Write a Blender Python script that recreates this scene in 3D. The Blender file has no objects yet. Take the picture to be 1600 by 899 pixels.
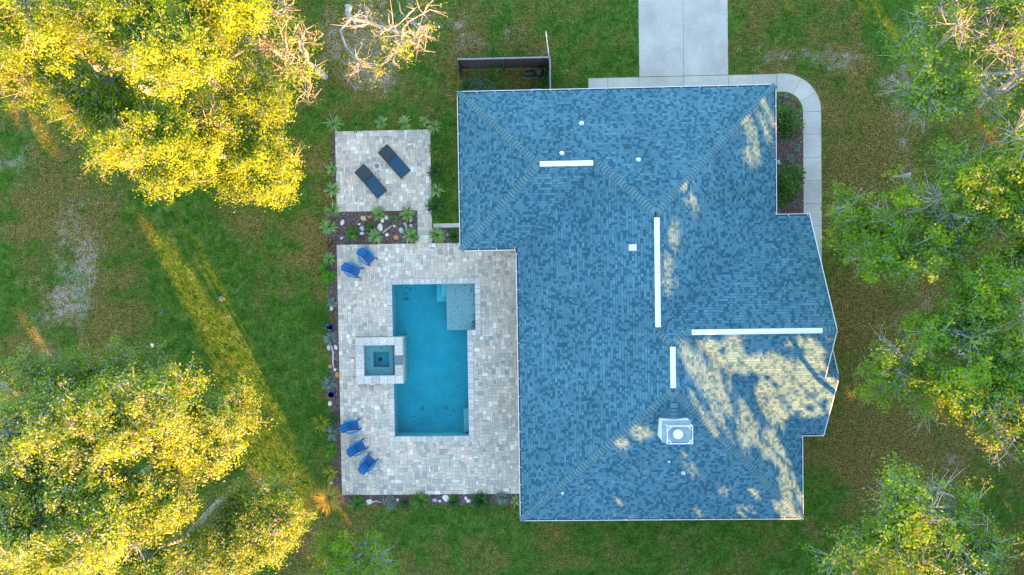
import bpy, bmesh, math, random
import numpy as np
from mathutils import Matrix, Vector

random.seed(7)
rng = np.random.default_rng(7)
scene = bpy.context.scene
col = scene.collection
rad = math.radians

# ------------------------------------------------------------------ camera
FPX, HCAM = 1067.0, 38.4            # focal length in photo pixels, drone height
NDX, NDY, ROLL = 26.8, 24.4, 0.0159
_d = np.array([NDX / FPX, NDY / FPX, -1.0]); _d /= np.linalg.norm(_d)
_x = np.array([math.cos(ROLL), math.sin(ROLL), 0.0]); _x -= _d * (_x @ _d); _x /= np.linalg.norm(_x)
_z = -_d
_y = np.cross(_z, _x)
cam_d = bpy.data.cameras.new('camera')
cam = bpy.data.objects.new('camera', cam_d); col.objects.link(cam)
cam.matrix_world = Matrix(((*_x, 0), (*_y, 0), (*_z, HCAM), (0, 0, 0, 1)))
cam_d.sensor_width = 36.0
cam_d.lens = 36.0 * FPX / 1600.0
cam_d.clip_end = 2000
scene.camera = cam

def at(px, py, z=0.0):
    """world x, y of a spot of the survey picture that lies at height z"""
    v = np.array([(px - 800) / FPX, -(py - 449.5) / FPX, -1.0])
    w = np.array([_x @ v, _y @ v, _z @ v])
    t = (z - HCAM) / w[2]
    return float(w[0] * t), float(w[1] * t)

# ------------------------------------------------------------------ sky, sun, exposure
SUN_EL = rad(13.0)
SH = np.array([0.53, -0.848])                       # horizontal direction towards the sun
SH /= np.linalg.norm(SH)
sun_vec = Vector((SH[0] * math.cos(SUN_EL), SH[1] * math.cos(SUN_EL), math.sin(SUN_EL)))
world = bpy.data.worlds.new('World'); scene.world = world; world.use_nodes = True
nt = world.node_tree
bg = nt.nodes['Background']
sky = nt.nodes.new('ShaderNodeTexSky'); sky.sky_type = 'NISHITA'; sky.sun_disc = False
sky.sun_elevation = SUN_EL
sky.sun_rotation = math.atan2(SH[0], SH[1])
sky.air_density = 1.0; sky.dust_density = 0.4; sky.ozone_density = 0.7
nt.links.new(sky.outputs[0], bg.inputs[0]); bg.inputs[1].default_value = 0.10
sd = bpy.data.lights.new('sun', 'SUN'); sd.energy = 5.0; sd.angle = rad(0.5); sd.color = (1.0, 0.35, 0.075)
sun = bpy.data.objects.new('sun', sd); col.objects.link(sun)
sun.rotation_euler = sun_vec.to_track_quat('Z', 'Y').to_euler()
scene.view_settings.view_transform = 'Standard'
scene.view_settings.look = 'None'
scene.view_settings.exposure = 3.2
scene.view_settings.gamma = 1.0
scene.cycles.max_bounces = 6
scene.cycles.diffuse_bounces = 3
scene.cycles.transparent_max_bounces = 12
scene.cycles.caustics_reflective = False
scene.cycles.caustics_refractive = False

# ------------------------------------------------------------------ helpers
def tag(o, label=None, cat=None, group=None, kind=None):
    if label: o['label'] = label
    if cat: o['category'] = cat
    if group: o['group'] = group
    if kind: o['kind'] = kind
    return o

def empty(name, loc=(0, 0, 0), rz=0.0, label=None, cat=None, group=None):
    o = bpy.data.objects.new(name, None); col.objects.link(o)
    o.location = loc; o.rotation_euler = (0, 0, rz); o.empty_display_size = 0.2
    return tag(o, label, cat, group)

def link(name, mesh, mat=None, parent=None, loc=None):
    o = bpy.data.objects.new(name, mesh); col.objects.link(o)
    if mat is not None and len(mesh.materials) == 0: mesh.materials.append(mat)
    if parent is not None: o.parent = parent
    if loc is not None: o.location = loc
    return o

class MB:
    def __init__(s): s.v = []; s.f = []; s.t = []
    def add(s, vs, fs, tone=0.5):
        n = len(s.v); s.v += [tuple(map(float, q)) for q in vs]; s.f += [tuple(i + n for i in q) for q in fs]
        s.t += [tone] * len(vs)
    def box(s, x0, x1, y0, y1, z0, z1, tone=0.5, bottom=True):
        v = [(x0, y0, z0), (x1, y0, z0), (x1, y1, z0), (x0, y1, z0), (x0, y0, z1), (x1, y0, z1), (x1, y1, z1), (x0, y1, z1)]
        f = [(4, 5, 6, 7), (0, 1, 5, 4), (1, 2, 6, 5), (2, 3, 7, 6), (3, 0, 4, 7)]
        if bottom: f.append((3, 2, 1, 0))
        s.add(v, f, tone)
    def cbox(s, x0, x1, y0, y1, z0, z1, c=0.01, tone=0.5):
        """box with a chamfered top edge, no bottom"""
        v = [(x0, y0, z0), (x1, y0, z0), (x1, y1, z0), (x0, y1, z0),
             (x0, y0, z1 - c), (x1, y0, z1 - c), (x1, y1, z1 - c), (x0, y1, z1 - c),
             (x0 + c, y0 + c, z1), (x1 - c, y0 + c, z1), (x1 - c, y1 - c, z1), (x0 + c, y1 - c, z1)]
        f = [(8, 9, 10, 11)]
        for a in range(4):
            b = (a + 1) % 4
            f += [(a, b, 4 + b, 4 + a), (4 + a, 4 + b, 8 + b, 8 + a)]
        s.add(v, f, tone)
    def obox(s, a, b, w, h, tone=0.5, up=(0, 0, 1)):
        """bar from a to b, w wide and h high"""
        a = Vector(a); b = Vector(b); d = (b - a).normalized(); u = Vector(up)
        r = d.cross(u)
        if r.length < 1e-4: r = d.cross(Vector((1, 0, 0)))
        r.normalize(); u = r.cross(d).normalized()
        v = []
        for p in (a, b):
            for sx, sy in ((-1, -1), (1, -1), (1, 1), (-1, 1)):
                v.append(p + r * (sx * w / 2) + u * (sy * h / 2))
        s.add(v, [(0, 1, 2, 3), (7, 6, 5, 4), (0, 4, 5, 1), (1, 5, 6, 2), (2, 6, 7, 3), (3, 7, 4, 0)], tone)
    def tube(s, pts, rs, n=6, cap=True, tone=0.5):
        pts = [Vector(p) for p in pts]
        if not hasattr(rs, '__len__'): rs = [rs] * len(pts)
        base = len(s.v); prev = None
        for i, p in enumerate(pts):
            d = (pts[min(i + 1, len(pts) - 1)] - pts[max(i - 1, 0)]).normalized()
            r = d.cross(Vector((0, 0, 1)))
            if r.length < 1e-3: r = d.cross(Vector((1, 0, 0)))
            r.normalize()
            if prev is not None and r.dot(prev) < 0: r = -r
            prev = r
            u = d.cross(r)
            for k in range(n):
                a = 2 * math.pi * k / n
                q = p + (r * math.cos(a) + u * math.sin(a)) * rs[i]
                s.v.append(tuple(q)); s.t.append(tone)
        for i in range(len(pts) - 1):
            for k in range(n):
                k2 = (k + 1) % n
                s.f.append((base + i * n + k, base + i * n + k2, base + (i + 1) * n + k2, base + (i + 1) * n + k))
        if cap:
            s.f.append(tuple(base + k for k in range(n))[::-1])
            s.f.append(tuple(base + (len(pts) - 1) * n + k for k in range(n)))
    def prism(s, poly, z0, z1, tone=0.5):
        n = len(poly)
        v = [(x, y, z0) for x, y in poly] + [(x, y, z1) for x, y in poly]
        s.add(v, [tuple(range(n))[::-1], tuple(range(n, 2 * n))] + [(i, (i + 1) % n, n + (i + 1) % n, n + i) for i in range(n)], tone)
    def mesh(s, name, smooth=False):
        me = bpy.data.meshes.new(name); me.from_pydata(s.v, [], s.f); me.update()
        a = me.attributes.new('tone', 'FLOAT', 'POINT'); a.data.foreach_set('value', np.array(s.t, dtype=np.float32))
        if smooth: me.polygons.foreach_set('use_smooth', [True] * len(me.polygons))
        return me
    def build(s, name, mat, parent=None, smooth=False, loc=None):
        return link(name, s.mesh(name, smooth), mat, parent, loc)

def np_mesh(name, V, F, attrs=None, smooth=False):
    """V (n,3), F (m,k) arrays -> mesh, fast"""
    me = bpy.data.meshes.new(name)
    m, k = F.shape
    me.vertices.add(len(V)); me.vertices.foreach_set('co', V.astype(np.float32).ravel())
    me.loops.add(m * k); me.loops.foreach_set('vertex_index', F.astype(np.int32).ravel())
    me.polygons.add(m)
    me.polygons.foreach_set('loop_start', np.arange(0, m * k, k, dtype=np.int32))
    me.polygons.foreach_set('loop_total', np.full(m, k, dtype=np.int32))
    if smooth: me.polygons.foreach_set('use_smooth', np.ones(m, dtype=bool))
    me.update(calc_edges=True)
    for an, av in (attrs or {}).items():
        a = me.attributes.new(an, 'FLOAT', 'POINT'); a.data.foreach_set('value', av.astype(np.float32))
    return me

_perm = np.random.default_rng(3).random((256, 256))
def vnoise(x, y):
    xi = np.floor(x).astype(int); yi = np.floor(y).astype(int); fx = x - xi; fy = y - yi
    fx = fx * fx * (3 - 2 * fx); fy = fy * fy * (3 - 2 * fy)
    g = lambda a, b: _perm[a % 256, b % 256]
    return (g(xi, yi) * (1 - fx) + g(xi + 1, yi) * fx) * (1 - fy) + (g(xi, yi + 1) * (1 - fx) + g(xi + 1, yi + 1) * fx) * fy
def fbm(x, y, o=4):
    s = 0; a = 0.5; t = 0
    for i in range(o):
        s = s + a * vnoise(x * 2 ** i + 17.3 * i, y * 2 ** i + 5.1 * i); t += a; a *= 0.55
    return s / t

# ------------------------------------------------------------------ materials
MAT = {}
def nodes_of(m):
    m.use_nodes = True
    return m.node_tree, m.node_tree.nodes['Principled BSDF'], m.node_tree.nodes['Material Output']
def ramp(t, stops, interp='LINEAR'):
    r = t.nodes.new('ShaderNodeValToRGB'); r.color_ramp.interpolation = interp
    el = r.color_ramp.elements
    while len(el) < len(stops): el.new(0.5)
    for e, (p, c) in zip(el, stops): e.position = p; e.color = (*c, 1)
    return r
def noise(t, scale, detail=3, rough=0.6, coord='Object'):
    n = t.nodes.new('ShaderNodeTexNoise'); n.inputs['Scale'].default_value = scale
    n.inputs['Detail'].default_value = detail; n.inputs['Roughness'].default_value = rough
    c = t.nodes.get('tc') or t.nodes.new('ShaderNodeNewGeometry'); c.name = 'tc'
    t.links.new(c.outputs['Position'], n.inputs['Vector'])
    return n
def attr(t, name):
    a = t.nodes.new('ShaderNodeAttribute'); a.attribute_name = name; return a.outputs['Fac']
def mixc(t, fac, a, b, blend='MIX'):
    m = t.nodes.new('ShaderNodeMix'); m.data_type = 'RGBA'; m.blend_type = blend
    for inp, v in ((m.inputs[0], fac), (m.inputs[6], a), (m.inputs[7], b)):
        if isinstance(v, (int, float)): inp.default_value = v
        elif isinstance(v, tuple): inp.default_value = (*v, 1)
        else: t.links.new(v, inp)
    return m.outputs[2]
def mmath(t, op, a, b=0.0, clamp=False):
    m = t.nodes.new('ShaderNodeMath'); m.operation = op; m.use_clamp = clamp
    for inp, v in ((m.inputs[0], a), (m.inputs[1], b)):
        if isinstance(v, (int, float)): inp.default_value = v
        else: t.links.new(v, inp)
    return m.outputs[0]
def bump(t, b, h, strength=0.3, dist=0.02):
    n = t.nodes.new('ShaderNodeBump'); n.inputs['Strength'].default_value = strength; n.inputs['Distance'].default_value = dist
    t.links.new(h, n.inputs['Height']); t.links.new(n.outputs[0], b.inputs['Normal'])

def simple(name, c, rough=0.6, var=0.15, scale=6.0, metal=0.0, bmp=0.0, spec=0.5):
    m = bpy.data.materials.new(name); t, b, o = nodes_of(m)
    n = noise(t, scale, 4)
    dark = tuple(x * (1 - var) for x in c); light = tuple(min(1, x * (1 + var)) for x in c)
    r = ramp(t, [(0.3, dark), (0.7, light)]); t.links.new(n.outputs[0], r.inputs[0]); t.links.new(r.outputs[0], b.inputs['Base Color'])
    b.inputs['Roughness'].default_value = rough; b.inputs['Metallic'].default_value = metal
    b.inputs['Specular IOR Level'].default_value = spec
    if bmp:
        n2 = noise(t, scale * 8, 3); bump(t, b, n2.outputs[0], bmp, 0.02)
    MAT[name] = m; return m

def toned(name, stops, rough=0.8, grain=0.25, gscale=25.0, big=0.0, bscale=0.35, spec=0.3, bmp=0.3, bdist=0.01):
    """colour picked per piece by the attribute tone, grain and weathering on top"""
    m = bpy.data.materials.new(name); t, b, o = nodes_of(m)
    r = ramp(t, stops); t.links.new(attr(t, 'tone'), r.inputs[0])
    n = noise(t, gscale, 4)
    g = ramp(t, [(0.25, (1 - grain,) * 3), (0.75, (1 + grain,) * 3)]); t.links.new(n.outputs[0], g.inputs[0])
    c = mixc(t, 1.0, r.outputs[0], g.outputs[0], 'MULTIPLY')
    if big:
        n2 = noise(t, bscale, 4); g2 = ramp(t, [(0.3, (1 - big,) * 3), (0.7, (1 + big * 0.5,) * 3)]); t.links.new(n2.outputs[0], g2.inputs[0])
        c = mixc(t, 1.0, c, g2.outputs[0], 'MULTIPLY')
    t.links.new(c, b.inputs['Base Color'])
    b.inputs['Roughness'].default_value = rough; b.inputs['Specular IOR Level'].default_value = spec
    if bmp: bump(t, b, n.outputs[0], bmp, bdist)
    MAT[name] = m; return m

def leafy(name, stops, transl=0.4, rough=0.6):
    m = bpy.data.materials.new(name); t, b, o = nodes_of(m)
    r = ramp(t, stops); t.links.new(attr(t, 'tone'), r.inputs[0])
    t.links.new(r.outputs[0], b.inputs['Base Color']); b.inputs['Roughness'].default_value = rough
    b.inputs['Specular IOR Level'].default_value = 0.25
    tr = t.nodes.new('ShaderNodeBsdfTranslucent'); t.links.new(r.outputs[0], tr.inputs[0])
    mx = t.nodes.new('ShaderNodeMixShader'); mx.inputs[0].default_value = transl
    t.links.new(b.outputs[0], mx.inputs[1]); t.links.new(tr.outputs[0], mx.inputs[2]); t.links.new(mx.outputs[0], o.inputs[0])
    MAT[name] = m; return m

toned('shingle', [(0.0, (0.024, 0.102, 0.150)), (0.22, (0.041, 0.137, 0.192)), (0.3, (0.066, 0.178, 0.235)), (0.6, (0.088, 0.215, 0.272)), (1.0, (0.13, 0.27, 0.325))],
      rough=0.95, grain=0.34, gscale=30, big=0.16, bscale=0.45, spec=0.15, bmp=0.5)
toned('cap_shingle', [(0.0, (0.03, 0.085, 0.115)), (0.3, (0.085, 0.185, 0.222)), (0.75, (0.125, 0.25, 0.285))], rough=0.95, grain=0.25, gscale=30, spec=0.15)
toned('paver', [(0.0, (0.38, 0.37, 0.34)), (0.3, (0.53, 0.475, 0.40)), (0.5, (0.66, 0.54, 0.415)), (0.75, (0.70, 0.62, 0.50)), (1.0, (0.88, 0.81, 0.69))],
      rough=0.85, grain=0.14, gscale=18, big=0.16, bscale=0.3)
toned('coping', [(0.0, (0.48, 0.45, 0.41)), (1.0, (0.68, 0.63, 0.56))], rough=0.8, grain=0.5, gscale=14, bmp=0.6)
toned('concrete', [(0.0, (0.50, 0.465, 0.41)), (1.0, (0.58, 0.54, 0.475))], rough=0.9, grain=0.10, gscale=9, big=0.22, bscale=0.6)
simple('joint_sand', (0.22, 0.21, 0.19), 0.95, 0.3, 10)
simple('white_metal', (0.80, 0.80, 0.80), 0.45, 0.05, 3)
simple('white_paint', (0.78, 0.78, 0.76), 0.6, 0.06, 2)
simple('stucco', (0.62, 0.60, 0.55), 0.9, 0.06, 3, bmp=0.3)
simple('flashing', (0.27, 0.36, 0.40), 0.6, 0.12, 4)
simple('sheathing', (0.05, 0.08, 0.10), 0.95, 0.2, 6)
simple('dark_metal', (0.03, 0.033, 0.038), 0.5, 0.2, 8)
simple('window_glass', (0.03, 0.045, 0.05), 0.08, 0.1, 2)
simple('plaster', (0.25, 0.55, 0.56), 0.7, 0.14, 1.1)
simple('shelf_plaster', (0.29, 0.375, 0.365), 0.7, 0.06, 2.5)
simple('waterline_tile', (0.07, 0.13, 0.17), 0.3, 0.45, 14)
simple('spill_tile', (0.15, 0.20, 0.22), 0.3, 0.5, 16)
simple('fence_wood', (0.045, 0.036, 0.033), 0.85, 0.4, 7, bmp=0.3)
simple('fence_cap', (0.25, 0.25, 0.26), 0.8, 0.2, 5)
simple('hose_green', (0.05, 0.20, 0.19), 0.5, 0.15, 5)
simple('blue_plastic', (0.010, 0.15, 0.37), 0.45, 0.12, 8)
simple('blue_plastic_light', (0.012, 0.19, 0.40), 0.45, 0.12, 8)
simple('blue_plastic_dark', (0.006, 0.10, 0.27), 0.45, 0.12, 8)
simple('bin_blue', (0.10, 0.30, 0.55), 0.5, 0.1, 4)
simple('sling_navy', (0.012, 0.060, 0.105), 0.8, 0.12, 30)
simple('sling_grey', (0.032, 0.046, 0.058), 0.8, 0.15, 40)
simple('cobalt_pot', (0.015, 0.03, 0.42), 0.2, 0.1, 6)
simple('glass_top', (0.45, 0.48, 0.48), 0.25, 0.1, 6)
simple('candle_brown', (0.24, 0.12, 0.08), 0.6, 0.2, 8)
simple('bark', (0.14, 0.13, 0.12), 0.95, 0.3, 5, bmp=0.6)
simple('bark_pale', (0.35, 0.37, 0.37), 0.95, 0.35, 6, bmp=0.6)
simple('driftwood', (0.42, 0.37, 0.33), 0.9, 0.2, 8, bmp=0.4)
simple('rock_white', (0.66, 0.63, 0.58), 0.9, 0.18, 7, bmp=0.5)
simple('rock_grey', (0.42, 0.44, 0.46), 0.9, 0.2, 7, bmp=0.5)
simple('rock_dim', (0.17, 0.16, 0.15), 0.9, 0.3, 9, bmp=0.5)
simple('rock_tan', (0.56, 0.40, 0.19), 0.9, 0.2, 7, bmp=0.5)
simple('rock_orange', (0.52, 0.23, 0.08), 0.9, 0.2, 7, bmp=0.5)
simple('mulch_bed', (0.12, 0.078, 0.068), 0.95, 0.5, 14, bmp=0.8)
toned('mulch_chip', [(0, (0.06, 0.035, 0.03)), (0.5, (0.17, 0.105, 0.09)), (0.85, (0.27, 0.19, 0.175)), (1, (0.42, 0.35, 0.33))], rough=0.95, grain=0.2)
toned('litter', [(0, (0.015, 0.013, 0.012)), (1, (0.07, 0.04, 0.025))], rough=0.9)
leafy('oak_sunny', [(0, (0.10, 0.20, 0.008)), (0.5, (0.21, 0.36, 0.010)), (0.92, (0.32, 0.48, 0.015)), (0.95, (0.32, 0.42, 0.27)), (1, (0.48, 0.57, 0.38))], 0.5)
leafy('oak_green', [(0, (0.075, 0.185, 0.008)), (0.5, (0.155, 0.33, 0.012)), (0.90, (0.34, 0.49, 0.015)), (0.95, (0.20, 0.27, 0.20)), (1, (0.30, 0.35, 0.29))], 0.42)
leafy('wood_leaf', [(0, (0.05, 0.07, 0.012)), (1, (0.10, 0.12, 0.02))], 0.2)
leafy('strap_green', [(0, (0.04, 0.12, 0.012)), (1, (0.17, 0.34, 0.05))], 0.3)
leafy('strap_variegated', [(0, (0.07, 0.19, 0.025)), (0.5, (0.25, 0.40, 0.11)), (1, (0.55, 0.62, 0.33))], 0.3)
leafy('strap_dark', [(0, (0.015, 0.06, 0.01)), (1, (0.08, 0.20, 0.03))], 0.3)
leafy('strap_silver', [(0, (0.09, 0.16, 0.12)), (1, (0.30, 0.38, 0.31))], 0.3)
leafy('lime_leaf', [(0, (0.04, 0.19, 0.008)), (1, (0.16, 0.42, 0.02))], 0.35)
leafy('mound_leaf', [(0, (0.03, 0.13, 0.008)), (1, (0.11, 0.27, 0.02))], 0.35)
leafy('yellow_leaf', [(0, (0.15, 0.24, 0.015)), (1, (0.50, 0.48, 0.03))], 0.35)
leafy('orange_grass', [(0, (0.36, 0.27, 0.03)), (1, (0.72, 0.66, 0.16))], 0.4)
leafy('brown_leaf', [(0, (0.10, 0.07, 0.03)), (1, (0.30, 0.22, 0.06))], 0.3)
leafy('conifer_leaf', [(0, (0.03, 0.09, 0.015)), (1, (0.14, 0.27, 0.05))], 0.3)

def lawn_material():
    m = bpy.data.materials.new('lawn'); t, b, o = nodes_of(m)
    n1 = noise(t, 1.6, 4); n2 = noise(t, 14, 3); n3 = noise(t, 0.5, 3)
    g = ramp(t, [(0.25, (0.034, 0.105, 0.010)), (0.5, (0.072, 0.160, 0.020)), (0.75, (0.145, 0.21, 0.042))]); t.links.new(n1.outputs[0], g.inputs[0])
    dr = ramp(t, [(0.3, (0.12, 0.093, 0.014)), (0.5, (0.185, 0.138, 0.032)), (0.75, (0.29, 0.235, 0.12))]); t.links.new(n2.outputs[0], dr.inputs[0])
    sa = ramp(t, [(0.3, (0.20, 0.165, 0.135)), (0.7, (0.42, 0.365, 0.33))]); t.links.new(n2.outputs[0], sa.inputs[0])
    n4 = noise(t, 4.0, 4, .7); fine = ramp(t, [(0.3, (0.42,) * 3), (0.7, (1.6,) * 3)]); t.links.new(n2.outputs[0], fine.inputs[0])
    c = mixc(t, attr(t, 'dry'), g.outputs[0], dr.outputs[0])
    sp = noise(t, 2.8, 6, .72); sf = mmath(t, 'MULTIPLY', mmath(t, 'MULTIPLY', attr(t, 'sand'), 1.25), mmath(t, 'SUBTRACT', mmath(t, 'MULTIPLY', sp.outputs[0], 4.2), 1.75, True), True)
    c = mixc(t, sf, c, sa.outputs[0])
    c = mixc(t, 1.0, c, fine.outputs[0], 'MULTIPLY')
    mid = ramp(t, [(0.3, (0.62, 0.66, .6)), (0.7, (1.35, 1.3, 1.3))]); t.links.new(n4.outputs[0], mid.inputs[0]); c = mixc(t, 1.0, c, mid.outputs[0], 'MULTIPLY')
    tn = ramp(t, [(0, (0.6,) * 3), (1, (1.5,) * 3)]); t.links.new(attr(t, 'tone'), tn.inputs[0])
    c = mixc(t, 1.0, c, tn.outputs[0], 'MULTIPLY')
    t.links.new(c, b.inputs['Base Color']); b.inputs['Roughness'].default_value = 0.95; b.inputs['Specular IOR Level'].default_value = 0.04
    bump(t, b, n2.outputs[0], 0.6, 0.04)
    MAT['lawn'] = m
lawn_material()

def water_material(name, density, colr):
    m = bpy.data.materials.new(name); m.use_nodes = True; t = m.node_tree
    for n in list(t.nodes):
        if n.type == 'BSDF_PRINCIPLED': t.nodes.remove(n)
    o = t.nodes['Material Output']
    gl = t.nodes.new('ShaderNodeBsdfGlossy'); gl.inputs['Roughness'].default_value = 0.03
    tr = t.nodes.new('ShaderNodeBsdfTransparent')
    fr = t.nodes.new('ShaderNodeLayerWeight'); fr.inputs[0].default_value = .5; p5 = mmath(t, 'POWER', fr.outputs['Facing'], 5.0); p5 = mmath(t, 'MULTIPLY_ADD', p5, .6); p5.node.inputs[2].default_value = .02
    mx = t.nodes.new('ShaderNodeMixShader')
    n = noise(t, 2.2, 2); bp = t.nodes.new('ShaderNodeBump'); bp.inputs['Strength'].default_value = 0.12; bp.inputs['Distance'].default_value = 0.03
    t.links.new(n.outputs[0], bp.inputs['Height'])
    for q in (gl, fr): t.links.new(bp.outputs[0], q.inputs['Normal'])
    t.links.new(p5, mx.inputs[0]); t.links.new(tr.outputs[0], mx.inputs[1]); t.links.new(gl.outputs[0], mx.inputs[2])
    t.links.new(mx.outputs[0], o.inputs['Surface'])
    va = t.nodes.new('ShaderNodeVolumeAbsorption'); va.inputs['Color'].default_value = (*colr, 1); va.inputs['Density'].default_value = density
    t.links.new(va.outputs[0], o.inputs['Volume'])
    MAT[name] = m
water_material('water', 0.88, (0.0, 0.83, 0.89))

# ------------------------------------------------------------------ lawn
# bare sand and dry turf, where the yard shows them: (px, py, rx, ry, amount)
SAND = [(110, 390, 42, 80, 1.0), (90, 480, 40, 62, .9), (25, 260, 26, 30, .85), (12, 130, 20, 60, .5), (555, 55, 48, 60, .8), (625, 80, 40, 45, .7), (720, 40, 55, 50, .45),
        (640, 20, 60, 30, .5), (1235, 85, 55, 22, .6), (1300, 105, 40, 26, .62), (1400, 120, 30, 20, .5), (1425, 545, 30, 60, .72), (1400, 150, 30, 80, .35),
        (1490, 715, 36, 26, .6), (1405, 200, 22, 60, .5), (395, 735, 40, 14, .5), (347, 466, 8, 8, .9), (360, 130, 14, 14, .8), (505, 80, 25, 60, .5), (1370, 620, 30, 20, .4),
        (60, 210, 24, 40, .4), (1270, 845, 30, 14, .4), (1160, 822, 24, 8, .5), (430, 350, 40, 14, .28), (1480, 590, 40, 30, .4), (580, 110, 50, 25, .5)]
DRY = [(1390, 45, 30, 60, -.7), (470, 740, 40, 40, -.4), (420, 640, 75, 100, -1.0), (300, 430, 50, 120, -.8), (240, 330, 40, 50, -.5), (1380, 450, 110, 160, 1.0), (1350, 250, 90, 130, .9), (1420, 650, 160, 90, .7), (1560, 850, 60, 50, .9), (1500, 200, 60, 60, .9), (1560, 380, 70, 90, .8),
       (495, 700, 35, 110, .5), (380, 750, 60, 30, .5), (520, 840, 60, 40, .5), (200, 250, 120, 60, .2), (70, 330, 80, 60, .45), (110, 440, 90, 140, .6), (450, 380, 90, 60, .42),
       (700, 60, 120, 70, .45), (560, 60, 100, 80, .6), (1280, 60, 120, 70, .45), (250, 420, 80, 120, .25), (505, 360, 22, 50, .7), (395, 110, 60, 90, .6), (1320, 720, 90, 90, .45),
       (1480, 740, 120, 60, .6), (1300, 860, 160, 40, .3), (840, 200, 200, 300, .1), (700, 250, 18, 60, .35), (640, 205, 30, 16, .4)]
def soil(x, y):
    wx = x + 2.2 * (fbm(x * .35 + 31, y * .35) - .5) * 2; wy = y + 2.2 * (fbm(x * .35, y * .35 + 57) - .5) * 2
    n = fbm(x * 1.1, y * 1.1 + 9, 4); n0 = fbm(x * .3 + 77, y * .3, 3); nf = fbm(x * 3.1 + 4, y * 3.1, 3)
    sand = np.zeros_like(x); dry = np.zeros_like(x)
    for px, py, rx, ry, a in SAND:
        cx, cy = at(px, py); k = 0.036
        sand += a * np.exp(-(((wx - cx) / (rx * k)) ** 2 + ((wy - cy) / (ry * k)) ** 2))
    for px, py, rx, ry, a in DRY:
        cx, cy = at(px, py); k = 0.036
        dry += a * np.exp(-(((wx - cx) / (rx * k)) ** 2 + ((wy - cy) / (ry * k)) ** 2))
    nff = fbm(x * 7 + 3, y * 7, 2)
    sand = np.clip((sand * 1.0 + (nf - .5) * 1.2 + (nff - .5) * .8 + (n - .5) * .8 - .42) * 1.7, 0, .9)
    dry = np.clip(dry * 1.25 + (n - .5) * 1.9 + (n0 - .5) * 1.3 + .06, 0, 0.95)
    return sand, dry

xs = np.unique(np.concatenate([np.linspace(-400, -40, 10), np.arange(-40, 40.01, .25), np.linspace(40, 400, 10)]))
ys = np.unique(np.concatenate([np.linspace(-400, -26, 10), np.arange(-26, 26.01, .25), np.linspace(26, 400, 10)]))
GX, GY = np.meshgrid(xs, ys)
nx, ny = len(xs), len(ys)
sand, dry = soil(GX.ravel(), GY.ravel())
idx = np.arange(nx * ny).reshape(ny, nx)
F = np.stack([idx[:-1, :-1], idx[:-1, 1:], idx[1:, 1:], idx[1:, :-1]], -1).reshape(-1, 4)
fc = np.stack([GX.ravel()[F].mean(1), GY.ravel()[F].mean(1)], -1)
hole = (fc[:, 0] > -10.3) & (fc[:, 0] < -1.2) & (fc[:, 1] > -12.2) & (fc[:, 1] < 1.3)
V = np.stack([GX.ravel(), GY.ravel(), np.zeros(nx * ny)], -1)
lawn = link('lawn_ground', np_mesh('lawn_ground', V, F[~hole], {'sand': sand, 'dry': dry, 'tone': np.full(nx * ny, .35)}), MAT['lawn'])
tag(lawn, 'patchy green lawn with bare sandy and brown spots', 'lawn', kind='structure')

# hard surfaces where no grass grows
def hard(x, y):
    h = (x > -11.0) & (x < 14.2) & (y > -12.7) & (y < 1.72)                # patio + house
    h |= (x > -3.4) & (x < 12.9) & (y > 1.1) & (y < 9.5)
    h |= (x > -10.85) & (x < -5.40) & (y > 1.6) & (y < 8.12)
    h |= (x > -11.55) & (x < -10.8) & (y > -13.2) & (y < 3.6)
    h |= (x > -10.9) & (x < -.6) & (y > -13.25) & (y < -12.5)
    h |= (x > -5.5) & (x < -3.3) & (y > 1.6) & (y < 2.75)
    h |= (x > 6.26) & (x < 11.22) & (y > 9.4)
    h |= (x > 3.4) & (x < 14.2) & (y > 9.3) & (y < 10.8)
    h |= (x > 12.5) & (x < 16.3) & (y > -3) & (y < 8.6)
    h |= (x > 14.1) & (y > 8.5) & ((x - 14.2) ** 2 + (y - 8.6) ** 2 < 2.22 ** 2) & (x > 14.2)
    return h
NB = 430000
bx = rng.uniform(-33, 31, NB); by = rng.uniform(-19, 19, NB)
ok = ~hard(bx, by); bx = bx[ok]; by = by[ok]
s_, d_ = soil(bx, by)
ok = rng.random(len(bx)) > s_ * .93 + d_ * .25; bx = bx[ok]; by = by[ok]; s_ = s_[ok]; d_ = d_[ok]
n = len(bx)
ang = rng.uniform(0, 2 * math.pi, n); ln = rng.uniform(.05, .11, n); lean = rng.uniform(.02, .10, n); w = rng.uniform(.012, .028, n)
la = rng.uniform(0, 2 * math.pi, n)
dxy = np.stack([np.cos(ang) * w, np.sin(ang) * w], -1)
V = np.zeros((n, 3, 3)); V[:, 0, 0] = bx - dxy[:, 0]; V[:, 0, 1] = by - dxy[:, 1]; V[:, 1, 0] = bx + dxy[:, 0]; V[:, 1, 1] = by + dxy[:, 1]
V[:, 2, 0] = bx + np.cos(la) * lean; V[:, 2, 1] = by + np.sin(la) * lean; V[:, 2, 2] = ln
V[:, :2, 2] = -.005
grass = link('grass', np_mesh('grass', V.reshape(-1, 3), np.arange(3 * n).reshape(-1, 3),
             {'sand': np.repeat(s_ * .4, 3), 'dry': np.repeat(d_, 3), 'tone': np.repeat(rng.random(n), 3)}), MAT['lawn'])
tag(grass, 'short mown grass blades across the yard', 'grass', kind='stuff')

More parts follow.
